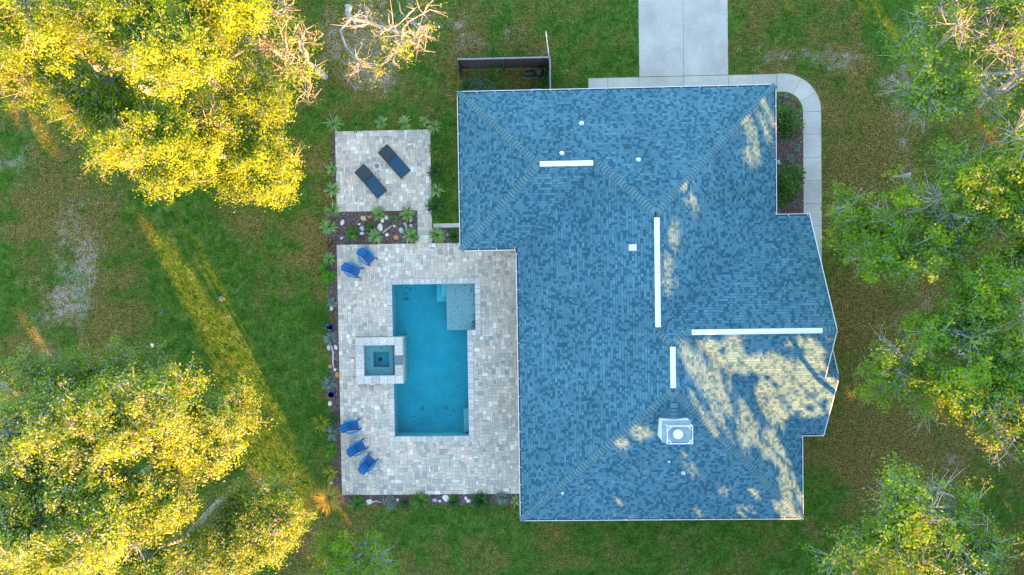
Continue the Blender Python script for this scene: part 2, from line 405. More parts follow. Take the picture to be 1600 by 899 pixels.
# ------------------------------------------------------------------ driveway, walkway
drive = empty('driveway'); tag(drive, kind='structure', label='pale concrete driveway running up to the house', cat='driveway')
DX0, DX1 = 6.28, 11.2
yb = 10.74
ye = [yb, 24, 34, 44]
for i in range(3):
    for (a, b) in ((DX0, (DX0 + DX1) / 2), ((DX0 + DX1) / 2, DX1)):
        mb = MB(); mb.cbox(a + .008, b - .008, ye[i] + .008, ye[i + 1] - .008, -.05, .022, .008, random.random())
        mb.build('concrete_slab', MAT['concrete'], drive)
mb = MB(); mb.box(DX0 + .01, DX1 - .01, yb + .01, 44, -.06, .006); mb.build('joint_filler', MAT['joint_sand'], drive)
walk = empty('walkway'); tag(walk, kind='structure', label='curved concrete walkway round the house corner', cat='walkway')
for a, b in ((3.45, 4.55), (4.55, 6.26), (6.26, 8.74), (8.74, 11.2), (11.2, 12.55), (12.55, 13.86)):
    mb = MB(); mb.cbox(a + .008, b - .008, 9.35, 10.72, -.05, .022, .008, random.random()); mb.build('concrete_slab', MAT['concrete'], walk)
cx_, cy_ = 14.15, 8.62; Ro, Ri = 2.12, 1.13
angs = [90, 60, 30, 0]
poly = [(13.876, 10.74), (14.15, 10.74), (14.15, 9.75), (13.876, 9.75)]
mb = MB(); mb.prism(poly[::-1], -.05, .022, .5); mb.build('concrete_slab', MAT['concrete'], walk)
for i in range(3):
    a0, a1 = rad(angs[i] - .25), rad(angs[i + 1] + .25)
    th = np.linspace(a1, a0, 9)
    poly = [(cx_ + Ro * math.cos(t), cy_ + Ro * math.sin(t)) for t in th] + [(cx_ + Ri * math.cos(t), cy_ + Ri * math.sin(t)) for t in th[::-1]]
    mb = MB(); mb.prism(poly, -.05, .022, random.random()); mb.build('concrete_slab', MAT['concrete'], walk)
yy = 8.61
for hgt in (1.26, 1.28, 1.27, 1.26, 1.27, 1.25, 1.3, 1.3):
    mb = MB(); mb.cbox(15.28, 16.27, yy - hgt + .012, yy, -.05, .022, .008, random.random()); mb.build('concrete_slab', MAT['concrete'], walk); yy -= hgt

# ------------------------------------------------------------------ pool, spa
PX0, PX1, PX2 = -7.77, -3.52, -3.05
PY0, PYS, PY1 = -.58, -3.24, -9.23
SX0, SX1, SY0, SY1 = -9.80, -7.17, -3.55, -6.14
OUT = [(PX0, PY1), (PX1, PY1), (PX1, PYS), (PX2, PYS), (PX2, PY0), (PX0, PY0)]   # counter-clockwise
pool = empty('swimming_pool', label='rectangular teal swimming pool with a shallow corner shelf set in the patio', cat='pool')
ZF = -1.45
mb = MB()
nO = len(OUT)
for i in range(nO):
    a = OUT[i]; b = OUT[(i + 1) % nO]
    mb.add([(*a, -.16), (*b, -.16), (*b, ZF), (*a, ZF)], [(0, 1, 2, 3)])
mb.add([(x, y, ZF) for x, y in OUT], [tuple(range(nO))])
mb.build('basin', MAT['plaster'], pool)
mb = MB()
for i in range(nO):
    a = OUT[i]; b = OUT[(i + 1) % nO]
    mb.add([(*a, .03), (*b, .03), (*b, -.16), (*a, -.16)], [(0, 1, 2, 3)])
mb.build('waterline_tile', MAT['waterline_tile'], pool)
mb = MB(); mb.box(-4.72, PX2 - .003, PYS + .003, PY0 - .003, ZF + .01, -.32); 
shelf = mb.build('shelf', MAT['shelf_plaster'], pool)
mb = MB(); mb.box(-5.33, -4.723, -1.63, PY0 - .003, ZF + .01, -.80); mb.build('step', MAT['plaster'], pool)
mb = MB(); mb.box(-5.02, -4.723, -1.30, PY0 - .003, -.79, -.54); mb.build('step', MAT['plaster'], pool)
mb = MB(); mb.box(-3.88, PX1 - .003, -9.1, -7.78, ZF + .01, -.52); mb.build('bench', MAT['shelf_plaster'], pool)
for px, py in ((660, 638), (697, 637)):
    x, y = at(px, py, ZF); mb = MB(); mb.tube([(x, y, ZF + .004), (x, y, ZF + .05)], [.13, .10], 14); mb.build('drain_cover', MAT['shelf_plaster'], pool)
WIN = [(x + (.004 if x < -5 else -.004), y + (.004 if y < -3.3 else -.004 if y > -1 else .004)) for x, y in OUT]
mb = MB(); mb.prism(WIN, ZF + .02, -.09)
mb.build('water', MAT['water'], pool)
# coping stones round the rim
CW = .30
def coping_run(x0, x1, y0, y1, horiz, parent, z0=.02, z1=.062, step=.305):
    L = (x1 - x0) if horiz else (y1 - y0)
    k = max(1, round(L / step)); st = L / k
    for i in range(k):
        mb = MB()
        if horiz: mb.cbox(x0 + i * st + .006, x0 + (i + 1) * st - .006, y0 + .004, y1 - .004, z0, z1, .01, random.random())
        else: mb.cbox(x0 + .004, x1 - .004, y0 + i * st + .006, y0 + (i + 1) * st - .006, z0, z1, .01, random.random())
        mb.build('coping_stone', MAT['coping'], parent)
coping_run(PX0 - CW, PX2 + CW, PY0 - .02, PY0 + CW, True, pool)
coping_run(PX2 - .02, PX2 + CW, PYS, PY0 - .02, False, pool)
coping_run(PX1 - .02, PX2 + CW, PYS - CW, PYS + .02, True, pool, z1=.060)
coping_run(PX1 - .02, PX1 + CW, PY1, PYS - CW, False, pool)
coping_run(PX0 - CW, PX1 + CW, PY1 - CW, PY1 + .02, True, pool)
coping_run(PX0 - CW, PX0 + .02, PY1 + .02, SY1 - .01, False, pool)
coping_run(PX0 - CW, PX0 + .02, SY0 + .01, PY0 - .02, False, pool)

spa = empty('spa', ((SX0 + SX1) / 2, (SY0 + SY1) / 2, 0), label='raised square spa with pale stone rim spilling into the pool', cat='spa')
sx, sy = (SX0 + SX1) / 2, (SY0 + SY1) / 2
hx, hy = (SX1 - SX0) / 2, (SY0 - SY1) / 2
ZS = .36; RW = .42
mb = MB()
for (a, b, c, d) in ((-hx, hx, hy - RW, hy), (-hx, hx, -hy, -hy + RW), (-hx, -hx + RW, -hy + RW, hy - RW), (hx - RW, hx, -hy + RW, hy - RW)):
    mb.box(a, b, c, d, -.1, ZS - .05)
mb.box(hx - .6, hx - .004, -hy + .004, hy - .004, ZF + .03, -.102)
mb.build('wall', MAT['coping'], spa)
mb = MB(); ix, iy = hx - RW, hy - RW; wx_, wy_ = .46, .44
mb.box(-ix, ix, -iy, -wy_, -.9, -.14); mb.box(-ix, ix, wy_, iy, -.9, -.14); mb.box(-ix, -wx_, -wy_, wy_, -.9, -.14); mb.box(wx_, ix, -wy_, wy_, -.9, -.14)
mb.build('bench', MAT['shelf_plaster'], spa)
mb = MB(); mb.box(-wx_, wx_, -wy_, wy_, -.95, -.70); mb.build('footwell', MAT['plaster'], spa)
mb = MB(); mb.tube([(-.18, -.06, -.698), (-.18, -.06, -.66)], [.13, .11], 12); mb.build('drain_cover', MAT['dark_metal'], spa)
for q, (jx, jy) in enumerate(((0, .62), (.66, .02), (0, -.62), (-.68, .02))):
    mb = MB(); mb.tube([(jx, jy, -.139), (jx, jy, -.12)], .035, 10); mb.build('jet', MAT['dark_metal'], spa)
mb = MB(); mb.box(-ix + .002, ix - .002, -iy + .002, iy - .002, -.69, .24); mb.build('water', MAT['water'], spa)
def rim(x0, x1, y0, y1, horiz):
    coping_run(x0, x1, y0, y1, horiz, spa, ZS - .05, ZS, .42)
rim(-hx - .02, hx + .02, hy - RW - .02, hy + .02, True); rim(-hx - .02, hx + .02, -hy - .02, -hy + RW + .02, True)
rim(-hx - .02, -hx + RW + .02, -hy + RW + .02, hy - RW - .02, False)
rim(hx - RW - .02, hx + .02, .28, hy - RW - .02, False); rim(hx - RW - .02, hx + .02, -hy + RW + .02, -.26, False)
mb = MB(); mb.box(hx - RW - .02, hx + .025, -.255, .275, ZS - .13, ZS - .04); mb.build('spillway', MAT['spill_tile'], spa)

# leaves that sank or float in the pool
def flat_leaves(name, pts, size, mat, label, cat):
    P = np.array(pts); n = len(P); a = rng.uniform(0, 6.28, n); L = rng.uniform(.5, 1.0, n) * size; W = L * rng.uniform(.35, .6, n)
    V = np.zeros((n, 4, 3)); c, s = np.cos(a), np.sin(a)
    for k, (l, w) in enumerate(((1, 0), (0, 1), (-1, 0), (0, -1))):
        V[:, k, 0] = P[:, 0] + c * l * L - s * w * W; V[:, k, 1] = P[:, 1] + s * l * L + c * w * W; V[:, k, 2] = P[:, 2] + (.012 if k % 2 else .002)
    o = link(name, np_mesh(name, V.reshape(-1, 3), np.arange(4 * n).reshape(-1, 4), {'tone': np.repeat(rng.random(n), 4)}), mat)
    return tag(o, label, cat, kind='stuff')
pts = []
for _ in range(120):
    t = random.random() ** 1.5
    pts.append((PX2 - .06 - random.random() ** 1.4 * 1.45, PY0 - .1 - random.random() * 2.45, -.318))
for _ in range(60): pts.append((PX2 - .06 - abs(random.gauss(0, .18)), PYS + .08 + abs(random.gauss(0, .5)), -.318))
for _ in range(130): pts.append((random.uniform(PX0 + .5, PX1 - .45), random.uniform(PY1 + .35, PY0 - .2) if random.random() < .5 else PY1 + .3 + abs(random.gauss(0, 1.0)), ZF + .012))
for _ in range(60): pts.append((random.gauss(-7.2, .15), random.uniform(-1.6, -.8), ZF + .012))
pts = [p for p in pts if not (SX1 > p[0] and SY1 < p[1] < SY0) and PX0 + .1 < p[0] < PX2 - .03 and not (p[2] < -1 and p[0] > -4.75 and p[1] > PYS) and p[1] < PY0 - .05]
flat_leaves('fallen_leaves', pts, .045, MAT['litter'], 'dark fallen leaves scattered on the pool floor and shelf', 'leaves')

# ------------------------------------------------------------------ patios
PATX0, PATX1, PATY0, PATY1 = -10.85, -.25, -12.54, 1.70
def free_of_pool(x0, x1, y0, y1):
    e = .015
    blocks = [(PX0 - CW, PX2 + CW, PYS - CW, PY0 + CW), (PX0 - CW, PX1 + CW, PY1 - CW, PY0), (SX0 - .03, SX1, SY1 - .03, SY0 + .03)]
    return all(x1 <= a + e or x0 >= b - e or y1 <= c + e or y0 >= d - e for a, b, c, d in blocks)
def clip_pool(x0, x1, y0, y1):
    """cut a paver back so that it ends at the rim"""
    rects = [(x0, x1, y0, y1)]
    blocks = [(PX0 - CW, PX2 + CW, PYS - CW, PY0 + CW), (PX0 - CW, PX1 + CW, PY1 - CW, PY0), (SX0 - .03, SX1, SY1 - .03, SY0 + .03)]
    for a, b, c, d in blocks:
        out = []
        for (p, q, r, s) in rects:
            if q <= a or p >= b or s <= c or r >= d: out.append((p, q, r, s)); continue
            if p < a: out.append((p, a, r, s))
            if q > b: out.append((b, q, r, s))
            m0, m1 = max(p, a), min(q, b)
            if r < c: out.append((m0, m1, r, c))
            if s > d: out.append((m0, m1, d, s))
        rects = out
    return [r for r in rects if r[1] - r[0] > .03 and r[3] - r[2] > .03]
def tile_area(x0, x1, y0, y1, cell, inside=None):
    nx, ny = round((x1 - x0) / cell), round((y1 - y0) / cell)
    cx, cy = (x1 - x0) / nx, (y1 - y0) / ny
    used = np.zeros((nx, ny), bool); out = []
    sizes = [(2, 2), (3, 2), (2, 2), (2, 1), (1, 2), (2, 3), (3, 2), (2, 2)]
    for j in range(ny):
        for i in range(nx):
            if used[i, j]: continue
            random.shuffle(sizes)
            for (a, b) in sizes + [(1, 1)]:
                if i + a <= nx and j + b <= ny and not used[i:i + a, j:j + b].any():
                    used[i:i + a, j:j + b] = True
                    out.append((x0 + i * cx, x0 + (i + a) * cx, y0 + j * cy, y0 + (j + b) * cy)); break
    return out
def pave(parent, rects, limit):
    rects = sorted(rects, key=lambda r: -(r[1] - r[0]) * (r[3] - r[2]))
    rest = MB()
    k = 0
    for i, (a, b, c, d) in enumerate(rects):
        tone = min(1, max(0, random.gauss(.47, .23))); dz = random.uniform(-.004, .004)
        if i < limit and (b - a) * (d - c) > .03:
            mb = MB(); mb.cbox(a + .004, b - .004, c + .004, d - .004, .02, .052 + dz, .006, tone); mb.build('paver', MAT['paver'], parent)
        else:
            rest.cbox(a + .004, b - .004, c + .004, d - .004, .02, .052 + dz, .006, tone)
    if rest.v:
        o = rest.build('small_pavers', MAT['paver'], parent); o['kind'] = 'stuff'
pat = empty('pool_patio'); tag(pat, 'mixed grey and cream paver patio around the pool', 'patio', kind='structure')
mb = MB()
for r in ((PATX0, PX0 - .02, PATY0, SY1 + .1), (PATX0, PX0 - .02, SY0 - .1, PATY1), (PATX0, SX0 + .1, SY1 + .1, SY0 - .1), (PX2 + .02, PATX1, PATY0, PATY1), (PX0 - .02, PX2 + .02, PY0 + .02, PATY1), (PX0 - .02, PX2 + .02, PATY0, PY1 - .02), (PX1 + .02, PX2 + .02, PY1 - .02, PYS - .02)):
    mb.box(r[0], r[1], r[2], r[3], -.3, .03)
mb.build('bedding', MAT['joint_sand'], pat)
rects = []
for r in tile_area(PATX0, PATX1, PATY0, PATY1, .108):
    rects += clip_pool(*r)
rects = [r for r in rects if not (r[0] > -3.25 and r[2] > 1.5)]
pave(pat, rects, 300)
ter = empty('lounge_terrace'); tag(ter, 'small square paver terrace carrying the two loungers', 'terrace', kind='structure')
TX0, TX1, TY0, TY1 = -10.80, -5.42, 3.56, 8.08
mb = MB(); mb.box(TX0, TX1, TY0, TY1, -.2, .03); mb.box(-6.24, TX1, PATY1 + .003, TY0, -.2, .03); mb.build('bedding', MAT['joint_sand'], ter)
pave(ter, tile_area(TX0, TX1, TY0, TY1, .108) + tile_area(-6.24, TX1, PATY1 + .005, TY0, .118), 300)

# ------------------------------------------------------------------ planting beds
def bed(name, label, rects, seed):
    o = empty(name); tag(o, label, 'planting bed', kind='structure')
    mb = MB(); r2 = np.random.default_rng(seed); P = []
    for (a, b, c, d) in rects:
        mb.box(a, b, c, d, -.08, .012)
        k = int((b - a) * (d - c) * 230)
        P.append(np.stack([r2.uniform(a, b, k), r2.uniform(c, d, k), r2.uniform(.012, .03, k)], -1))
    mb.build('soil', MAT['mulch_bed'], o)
    P = np.concatenate(P); n = len(P); a = r2.uniform(0, 6.28, n); L = r2.uniform(.02, .06, n); W = r2.uniform(.008, .02, n)
    V = np.zeros((n, 4, 3)); c, s = np.cos(a), np.sin(a); tilt = r2.uniform(-.02, .02, (n, 4))
    for k, (l, w) in enumerate(((1, 1), (-1, 1), (-1, -1), (1, -1))):
        V[:, k, 0] = P[:, 0] + c * l * L - s * w * W; V[:, k, 1] = P[:, 1] + s * l * L + c * w * W; V[:, k, 2] = P[:, 2] + tilt[:, k]
    ch = link('mulch_chips', np_mesh('mulch_chips', V.reshape(-1, 3), np.arange(4 * n).reshape(-1, 4), {'tone': np.repeat(r2.random(n), 4)}), MAT['mulch_chip'], o)
    ch['kind'] = 'stuff'
    return o
bed('rock_garden_bed', 'dark mulch bed with rocks between terrace and pool patio', [(-10.95, -6.245, PATY1 + .005, TY0 - .005)], 1)
bed('side_bed', 'small mulch bed beside the house wall by the patio corner', [(-5.415, -3.2, PATY1 + .005, 2.55)], 2)
bed('edge_bed', 'narrow mulch strip along the lawn side of the pool patio', [(-11.38, PATX0 - .004, -12.6, 3.5), (-10.98, -10.805, 3.6, 8.2)], 3)
bed('foot_bed', 'narrow mulch strip along the bottom edge of the pool patio', [(-11.3, -.7, -13.15, PATY0 - .005)], 4)
bed('corner_bed', 'dark mulch bed between the house and the curved walkway', [(12.2, 14.1, 2.2, 9.34), (14.1, 15.27, 2.2, 8.6), (14.1, 14.6, 8.6, 9.62), (14.6, 15.0, 8.6, 9.3)], 5)
mb = MB(); x0, y0 = at(677, 352); x1, y1 = at(716, 359); mb.cbox(-5.35, -3.15, 2.56, 2.80, 0, .10, .02)
tag(mb.build('concrete_edging', MAT['concrete']), 'short concrete edging strip behind the small bed by the house', 'edging')

# ------------------------------------------------------------------ house
ZE, P1, P2 = 2.85, 0.4615, 0.5405
house = empty('house', (0, 0, 0), label='single storey house with a large blue shingled hip roof and white gutters', cat='house')
YS, XG, XS = -5.39, 14.42, 15.08
ZSG = ZE + P2 * (YS + 8.71)
# slope: eave point, unit direction up the slope in plan, pitch, polygon in plan
SL = [
    ((0, 9.41), (0, -1), P1, [(-3.59, 9.41), (12.78, 9.41), (6.055, 2.685), (3.46, 5.28), (.54, 5.28)]),
    ((-3.59, 0), (1, 0), P1, [(-3.59, 9.41), (.54, 5.28), (-3.59, 1.15)]),
    ((0, 1.15), (0, 1), P1, [(-3.59, 1.15), (.54, 5.28), (3.46, 5.28), (-.67, 1.15)]),
    ((-.67, 0), (1, 0), P1, [(-.67, 1.15), (3.46, 5.28), (6.055, 2.685), (6.055, -2.975), (6.68, -3.51), (6.68, -5.70), (-.67, -13.05)]),
    ((12.78, 0), (-1, 0), P1, [(12.78, 9.41), (12.78, 2.76), (6.055, -2.975), (6.055, 2.685)]),
    ((0, 2.76), (0, -1), P2, [(12.78, 2.76), (XG, 2.76), (XG, -2.975), (7.31, -2.975), (6.68, -3.51), (6.055, -2.975)]),
    ((0, -8.71), (0, 1), P2, [(7.31, -2.975), (XG, -2.975), (XG, -8.71), (14.03, -8.71)]),
    ((0, -8.71), (0, 1), P2, [(XG, -8.71), (XS, -8.71), (XS, YS), (XG, YS)]),
    ((0, 2 * YS + 8.71), (0, -1), P2, [(XG - .5, 2 * YS + 8.71), (XS, 2 * YS + 8.71), (XS, YS), (XG - .5, YS)]),
    ((14.03, 0), (-1, 0), P1, [(14.03, -13.05), (14.03, -8.71), (7.31, -2.975), (6.68, -3.51), (6.68, -5.70)]),
    ((0, -13.05), (0, 1), P1, [(-.67, -13.05), (14.03, -13.05), (6.68, -5.70)]),
]
def zat(sl, x, y):
    (ex, ey), (ux, uy), p, _ = sl
    return ZE + p * ((x - ex) * ux + (y - ey) * uy)
mb = MB()
for sl in SL:
    poly = sl[3]
    mb.add([(x, y, zat(sl, x, y) - .03) for x, y in poly], [tuple(range(len(poly)))])
roof = mb.build('roof', MAT['sheathing'], house)

def interval(poly, ev, uv, t):
    ax = (-uv[1], uv[0]); ss = []
    n = len(poly)
    for i in range(n):
        a = poly[i]; b = poly[(i + 1) % n]
        ta = (a[0] - ev[0]) * uv[0] + (a[1] - ev[1]) * uv[1]; tb = (b[0] - ev[0]) * uv[0] + (b[1] - ev[1]) * uv[1]
        sa = a[0] * ax[0] + a[1] * ax[1]; sb = b[0] * ax[0] + b[1] * ax[1]
        if abs(ta - tb) < 1e-9: continue
        f = (t - ta) / (tb - ta)
        if -1e-9 <= f <= 1 + 1e-9: ss.append(sa + f * (sb - sa))
    return (min(ss), max(ss)) if len(ss) >= 2 else None
EXPO = .128
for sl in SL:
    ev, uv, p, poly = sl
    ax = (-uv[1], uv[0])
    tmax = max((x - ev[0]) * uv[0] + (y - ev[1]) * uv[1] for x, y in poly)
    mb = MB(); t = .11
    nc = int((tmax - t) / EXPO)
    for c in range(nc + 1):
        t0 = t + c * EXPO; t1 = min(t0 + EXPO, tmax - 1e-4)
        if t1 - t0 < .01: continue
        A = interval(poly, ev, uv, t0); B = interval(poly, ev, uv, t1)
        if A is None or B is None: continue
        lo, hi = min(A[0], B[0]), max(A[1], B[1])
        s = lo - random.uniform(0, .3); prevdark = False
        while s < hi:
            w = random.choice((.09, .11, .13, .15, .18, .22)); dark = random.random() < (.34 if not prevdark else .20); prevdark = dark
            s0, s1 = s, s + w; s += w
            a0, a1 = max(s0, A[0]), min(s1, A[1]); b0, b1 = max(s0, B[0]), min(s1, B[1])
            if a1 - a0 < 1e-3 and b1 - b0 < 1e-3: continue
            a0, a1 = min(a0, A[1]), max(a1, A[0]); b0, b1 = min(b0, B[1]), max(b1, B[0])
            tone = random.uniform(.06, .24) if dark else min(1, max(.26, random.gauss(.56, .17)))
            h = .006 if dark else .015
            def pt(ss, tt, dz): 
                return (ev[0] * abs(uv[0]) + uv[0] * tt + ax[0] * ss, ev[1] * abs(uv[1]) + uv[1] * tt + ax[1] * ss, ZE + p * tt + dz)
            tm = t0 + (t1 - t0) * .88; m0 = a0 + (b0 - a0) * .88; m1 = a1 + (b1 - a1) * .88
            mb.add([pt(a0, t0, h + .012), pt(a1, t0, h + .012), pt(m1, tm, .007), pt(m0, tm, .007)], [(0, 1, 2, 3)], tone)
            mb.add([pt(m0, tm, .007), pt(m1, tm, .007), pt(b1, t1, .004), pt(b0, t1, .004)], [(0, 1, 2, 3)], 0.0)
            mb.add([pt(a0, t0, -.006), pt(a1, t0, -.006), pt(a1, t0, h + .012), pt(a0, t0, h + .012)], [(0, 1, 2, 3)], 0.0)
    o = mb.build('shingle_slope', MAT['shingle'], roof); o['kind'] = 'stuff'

# caps over hips and ridges, one by one
def cap_mesh(drop, w=.17, L=.235):
    mb = MB()
    z0, z1 = .058, .022
    v = [(-L / 2, 0, z1), (-L / 2, w, z1 - drop * w), (-L / 2, -w, z1 - drop * w), (L / 2, 0, z0), (L / 2, w, z0 - drop * w), (L / 2, -w, z0 - drop * w),
         (L / 2, 0, z0 - .03), (L / 2, w, z0 - .03 - drop * w), (L / 2, -w, z0 - .03 - drop * w), (-L / 2, w, z1 - .03 - drop * w), (-L / 2, -w, z1 - .03 - drop * w)]
    f = [(0, 3, 4, 1), (3, 0, 2, 5), (3, 6, 7, 4), (6, 3, 5, 8), (1, 4, 7, 9), (5, 2, 10, 8)]
    x0, x1 = L / 2 + .002, L / 2 + .044
    mb.add([(x0, 0, .047), (x1, 0, .051), (x1, w * .97, .051 - drop * w), (x0, w * .97, .047 - drop * w), (x1, -w * .97, .051 - drop * w), (x0, -w * .97, .047 - drop * w)], [(0, 1, 2, 3), (1, 0, 5, 4)], 0.0)  # painted gap shadow: flat dark strip just below the cap's front lip
    return mb, v, f
capm = []
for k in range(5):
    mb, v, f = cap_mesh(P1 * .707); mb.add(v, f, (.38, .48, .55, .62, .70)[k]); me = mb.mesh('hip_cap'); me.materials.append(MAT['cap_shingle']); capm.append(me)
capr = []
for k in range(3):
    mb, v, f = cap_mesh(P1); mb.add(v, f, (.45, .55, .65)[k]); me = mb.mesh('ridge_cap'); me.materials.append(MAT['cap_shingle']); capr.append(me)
def caps(lo, hi, ms, name='hip_cap', step=.178):
    lo = Vector(lo); hi = Vector(hi); d = hi - lo; L = d.length; d.normalize()
    side = Vector((-d.y, d.x, 0)).normalized(); up = d.cross(side); 
    if up.z < 0: side = -side; up = -up
    n = int(L / step)
    for i in range(n):
        c = lo + d * ((i + .55) * step)
        o = link(name, random.choice(ms), None, roof)
        x = -d; y = up.cross(x)
        jit = random.uniform(-.006, .006)
        o.matrix_basis = Matrix(((x.x, y.x, up.x, c.x), (x.y, y.y, up.y, c.y), (x.z, y.z, up.z, c.z + jit * .3), (0, 0, 0, 1)))
zr1 = ZE + P1 * 6.725; zr2 = ZE + P1 * 7.35; zl = ZE + P1 * 4.13
for lo, hi in (((-3.50, 9.32, ZE + .04), (.54, 5.28, zl)), ((-3.50, 1.24, ZE + .04), (.54, 5.28, zl)), ((3.46, 5.28, zl), (6.055, 2.685, zr1)),
               ((12.69, 9.32, ZE + .04), (6.055, 2.685, zr1)), ((-.58, -12.96, ZE + .04), (6.68, -5.70, zr2)), ((13.94, -12.96, ZE + .04), (6.68, -5.70, zr2)),
               ((6.055, -2.975, zr1), (6.68, -3.51, zr2)), ((7.31, -2.975, zr1), (6.68, -3.51, zr2))):
    caps(lo, hi, capm)
caps((XG - .1, -2.975, zr1), (13.75, -2.975, zr1), capr, 'ridge_cap'); caps((XS - .02, YS, ZSG), (XG + .05, YS, ZSG), capr, 'ridge_cap')
caps((7.6, -2.975, zr1), (7.31, -2.975, zr1), capr, 'ridge_cap')
# white ridge vents
def vent(a, b):
    a = Vector(a); b = Vector(b); k = max(1, round((b - a).length / 1.25))
    for i in range(k): vent_piece(a + (b - a) * (i / k), a + (b - a) * ((i + 1) / k) - (b - a).normalized() * .012)
def vent_piece(a, b):
    d = (b - a).normalized(); s = Vector((-d.y, d.x, 0)); mb = MB()
    v = []
    for p in (a, b):
        for q, zz in ((-.125, -.045), (-.125, .03), (0, .085), (.125, .03), (.125, -.045)):
            v.append(p + s * q + Vector((0, 0, zz)))
    mb.add(v, [(0, 5, 6, 1), (1, 6, 7, 2), (2, 7, 8, 3), (3, 8, 9, 4), (0, 1, 2, 3, 4), (9, 8, 7, 6, 5)])
    return mb.build('ridge_vent', MAT['white_metal'], roof)
vent((.60, 5.28, zl + .03), (3.22, 5.28, zl + .03)); vent((6.055, 2.47, zr1 + .03), (6.055, -2.72, zr1 + .03))
vent((7.63, -2.975, zr1 + .03), (13.74, -2.975, zr1 + .03)); vent((6.68, -3.62, zr2 + .03), (6.68, -5.56, zr2 + .03))
# valley flashings read as thin dark lines
def valley(a, b):
    mb = MB(); mb.obox(a, b, .07, .012); mb.build('valley_flashing', MAT['sheathing'], roof)
valley((-.60, 1.22, ZE + .045), (3.46, 5.28, zl + .02)); valley((12.7, 2.69, ZE + .045), (6.1, -2.94, zr1)); valley((13.95, -8.64, ZE + .045), (7.35, -3.01, zr1))
# pipe vents
def slope_z(x, y, k): return zat(SL[k], x, y)
for (px, py, k, sz, hh) in ((909, 193, 0, .16, .32), (878, 240, 0, .15, .28), (998, 250, 0, .15, .3), (1068, 739, 10, .13, .25), (879, 771, 10, .10, .2), (1046, 722, 10, .08, .16)):
    z = 4.0
    for _ in range(6): x, y = at(px, py, z); z = slope_z(x, y, k) + .1
    z -= .1; mb = MB(); mb.tube([(x, y, z - .05), (x, y, z + hh)], sz / 2.2, 10); mb.tube([(x, y, z - .03), (x, y, z + .06)], [sz * .95, sz * .6], 10)
    mb.build('pipe_vent', MAT['white_metal'], roof)
z = 5
for _ in range(6): x, y = at(989, 387, z); z = slope_z(x, y, 3) + .12
mb = MB(); mb.box(x - .17, x + .17, y - .15, y + .15, z - .2, z + .04)
vb = mb.build('box_vent', MAT['white_metal'], roof)
mb = MB(); mb.box(x - .12, x + .12, y - .10, y + .10, z + .041, z + .055); mb.build('vent_lid', MAT['white_paint'], roof)
# chimney with cricket and open-sided cap
ch = link('chimney', bpy.data.meshes.new('chimney'), None, house)
CX0, CX1, CY0, CY1, CZ = 6.12, 7.42, -7.08, -8.04, 6.42
mb = MB(); mb.box(CX0, CX1, CY1, CY0, 4.6, CZ)
bm_ = mb.mesh('chimney'); bm_.materials.append(MAT['white_paint']); ch.data = bm_
mb = MB(); mb.box(CX0 - .03, CX1 + .03, CY1 - .03, CY0 + .03, CZ, CZ + .05); mb.build('crown', MAT['flashing'], ch)
fx0, fx1, fy0, fy1, fz = CX0 + .16, CX1 + .02, CY1 - .02, CY0 - .16, CZ + .36
mb = MB(); t_ = .035
for a, b in (((fx0, fy0), (fx1, fy0)), ((fx1, fy0), (fx1, fy1)), ((fx1, fy1), (fx0, fy1)), ((fx0, fy1), (fx0, fy0))): mb.obox((*a, fz), (*b, fz), t_, .05)
for sxx, syy in ((fx0, fy0), (fx1, fy0), (fx1, fy1), (fx0, fy1)): mb.obox((sxx, syy, CZ + .05), (sxx, syy, fz), t_, t_)
c_ = .22
for a, b in (((fx0, fy0 + c_), (fx0 + c_, fy0)), ((fx1 - c_, fy0), (fx1, fy0 + c_)), ((fx1, fy1 - c_), (fx1 - c_, fy1)), ((fx0 + c_, fy1), (fx0, fy1 - c_))): mb.obox((*a, fz), (*b, fz), t_, .046)
mb.build('cap_frame', MAT['white_metal'], ch)
fcx, fcy = (fx0 + fx1) / 2 - .06, (fy0 + fy1) / 2
mb = MB(); mb.tube([(fcx, fcy, CZ + .05), (fcx, fcy, CZ + .22)], .16, 16); mb.build('flue', MAT['dark_metal'], ch)
mb = MB(); mb.tube([(fcx, fcy, CZ + .22), (fcx, fcy, CZ + .26), (fcx, fcy, CZ + .31)], [.23, .23, .10], 18); mb.build('flue_cap', MAT['white_metal'], ch)
# cricket behind the chimney
xm = (CX0 + CX1) / 2; zc = zat(SL[10], xm, -6.35); za = zat(SL[10], 0, CY0)
mb = MB(); mb.add([(xm, -6.25, zc + .10), (CX0 - .02, CY0, za + .03), (CX1 + .02, CY0, za + .03), (xm, CY0, zc + .13)], [(0, 1, 3), (0, 3, 2), (1, 2, 3)], .3)
mb.build('cricket', MAT['shingle'], roof)
caps((xm, CY0 + .02, zc + .115), (xm, -6.28, zc + .10), capr, 'ridge_cap')

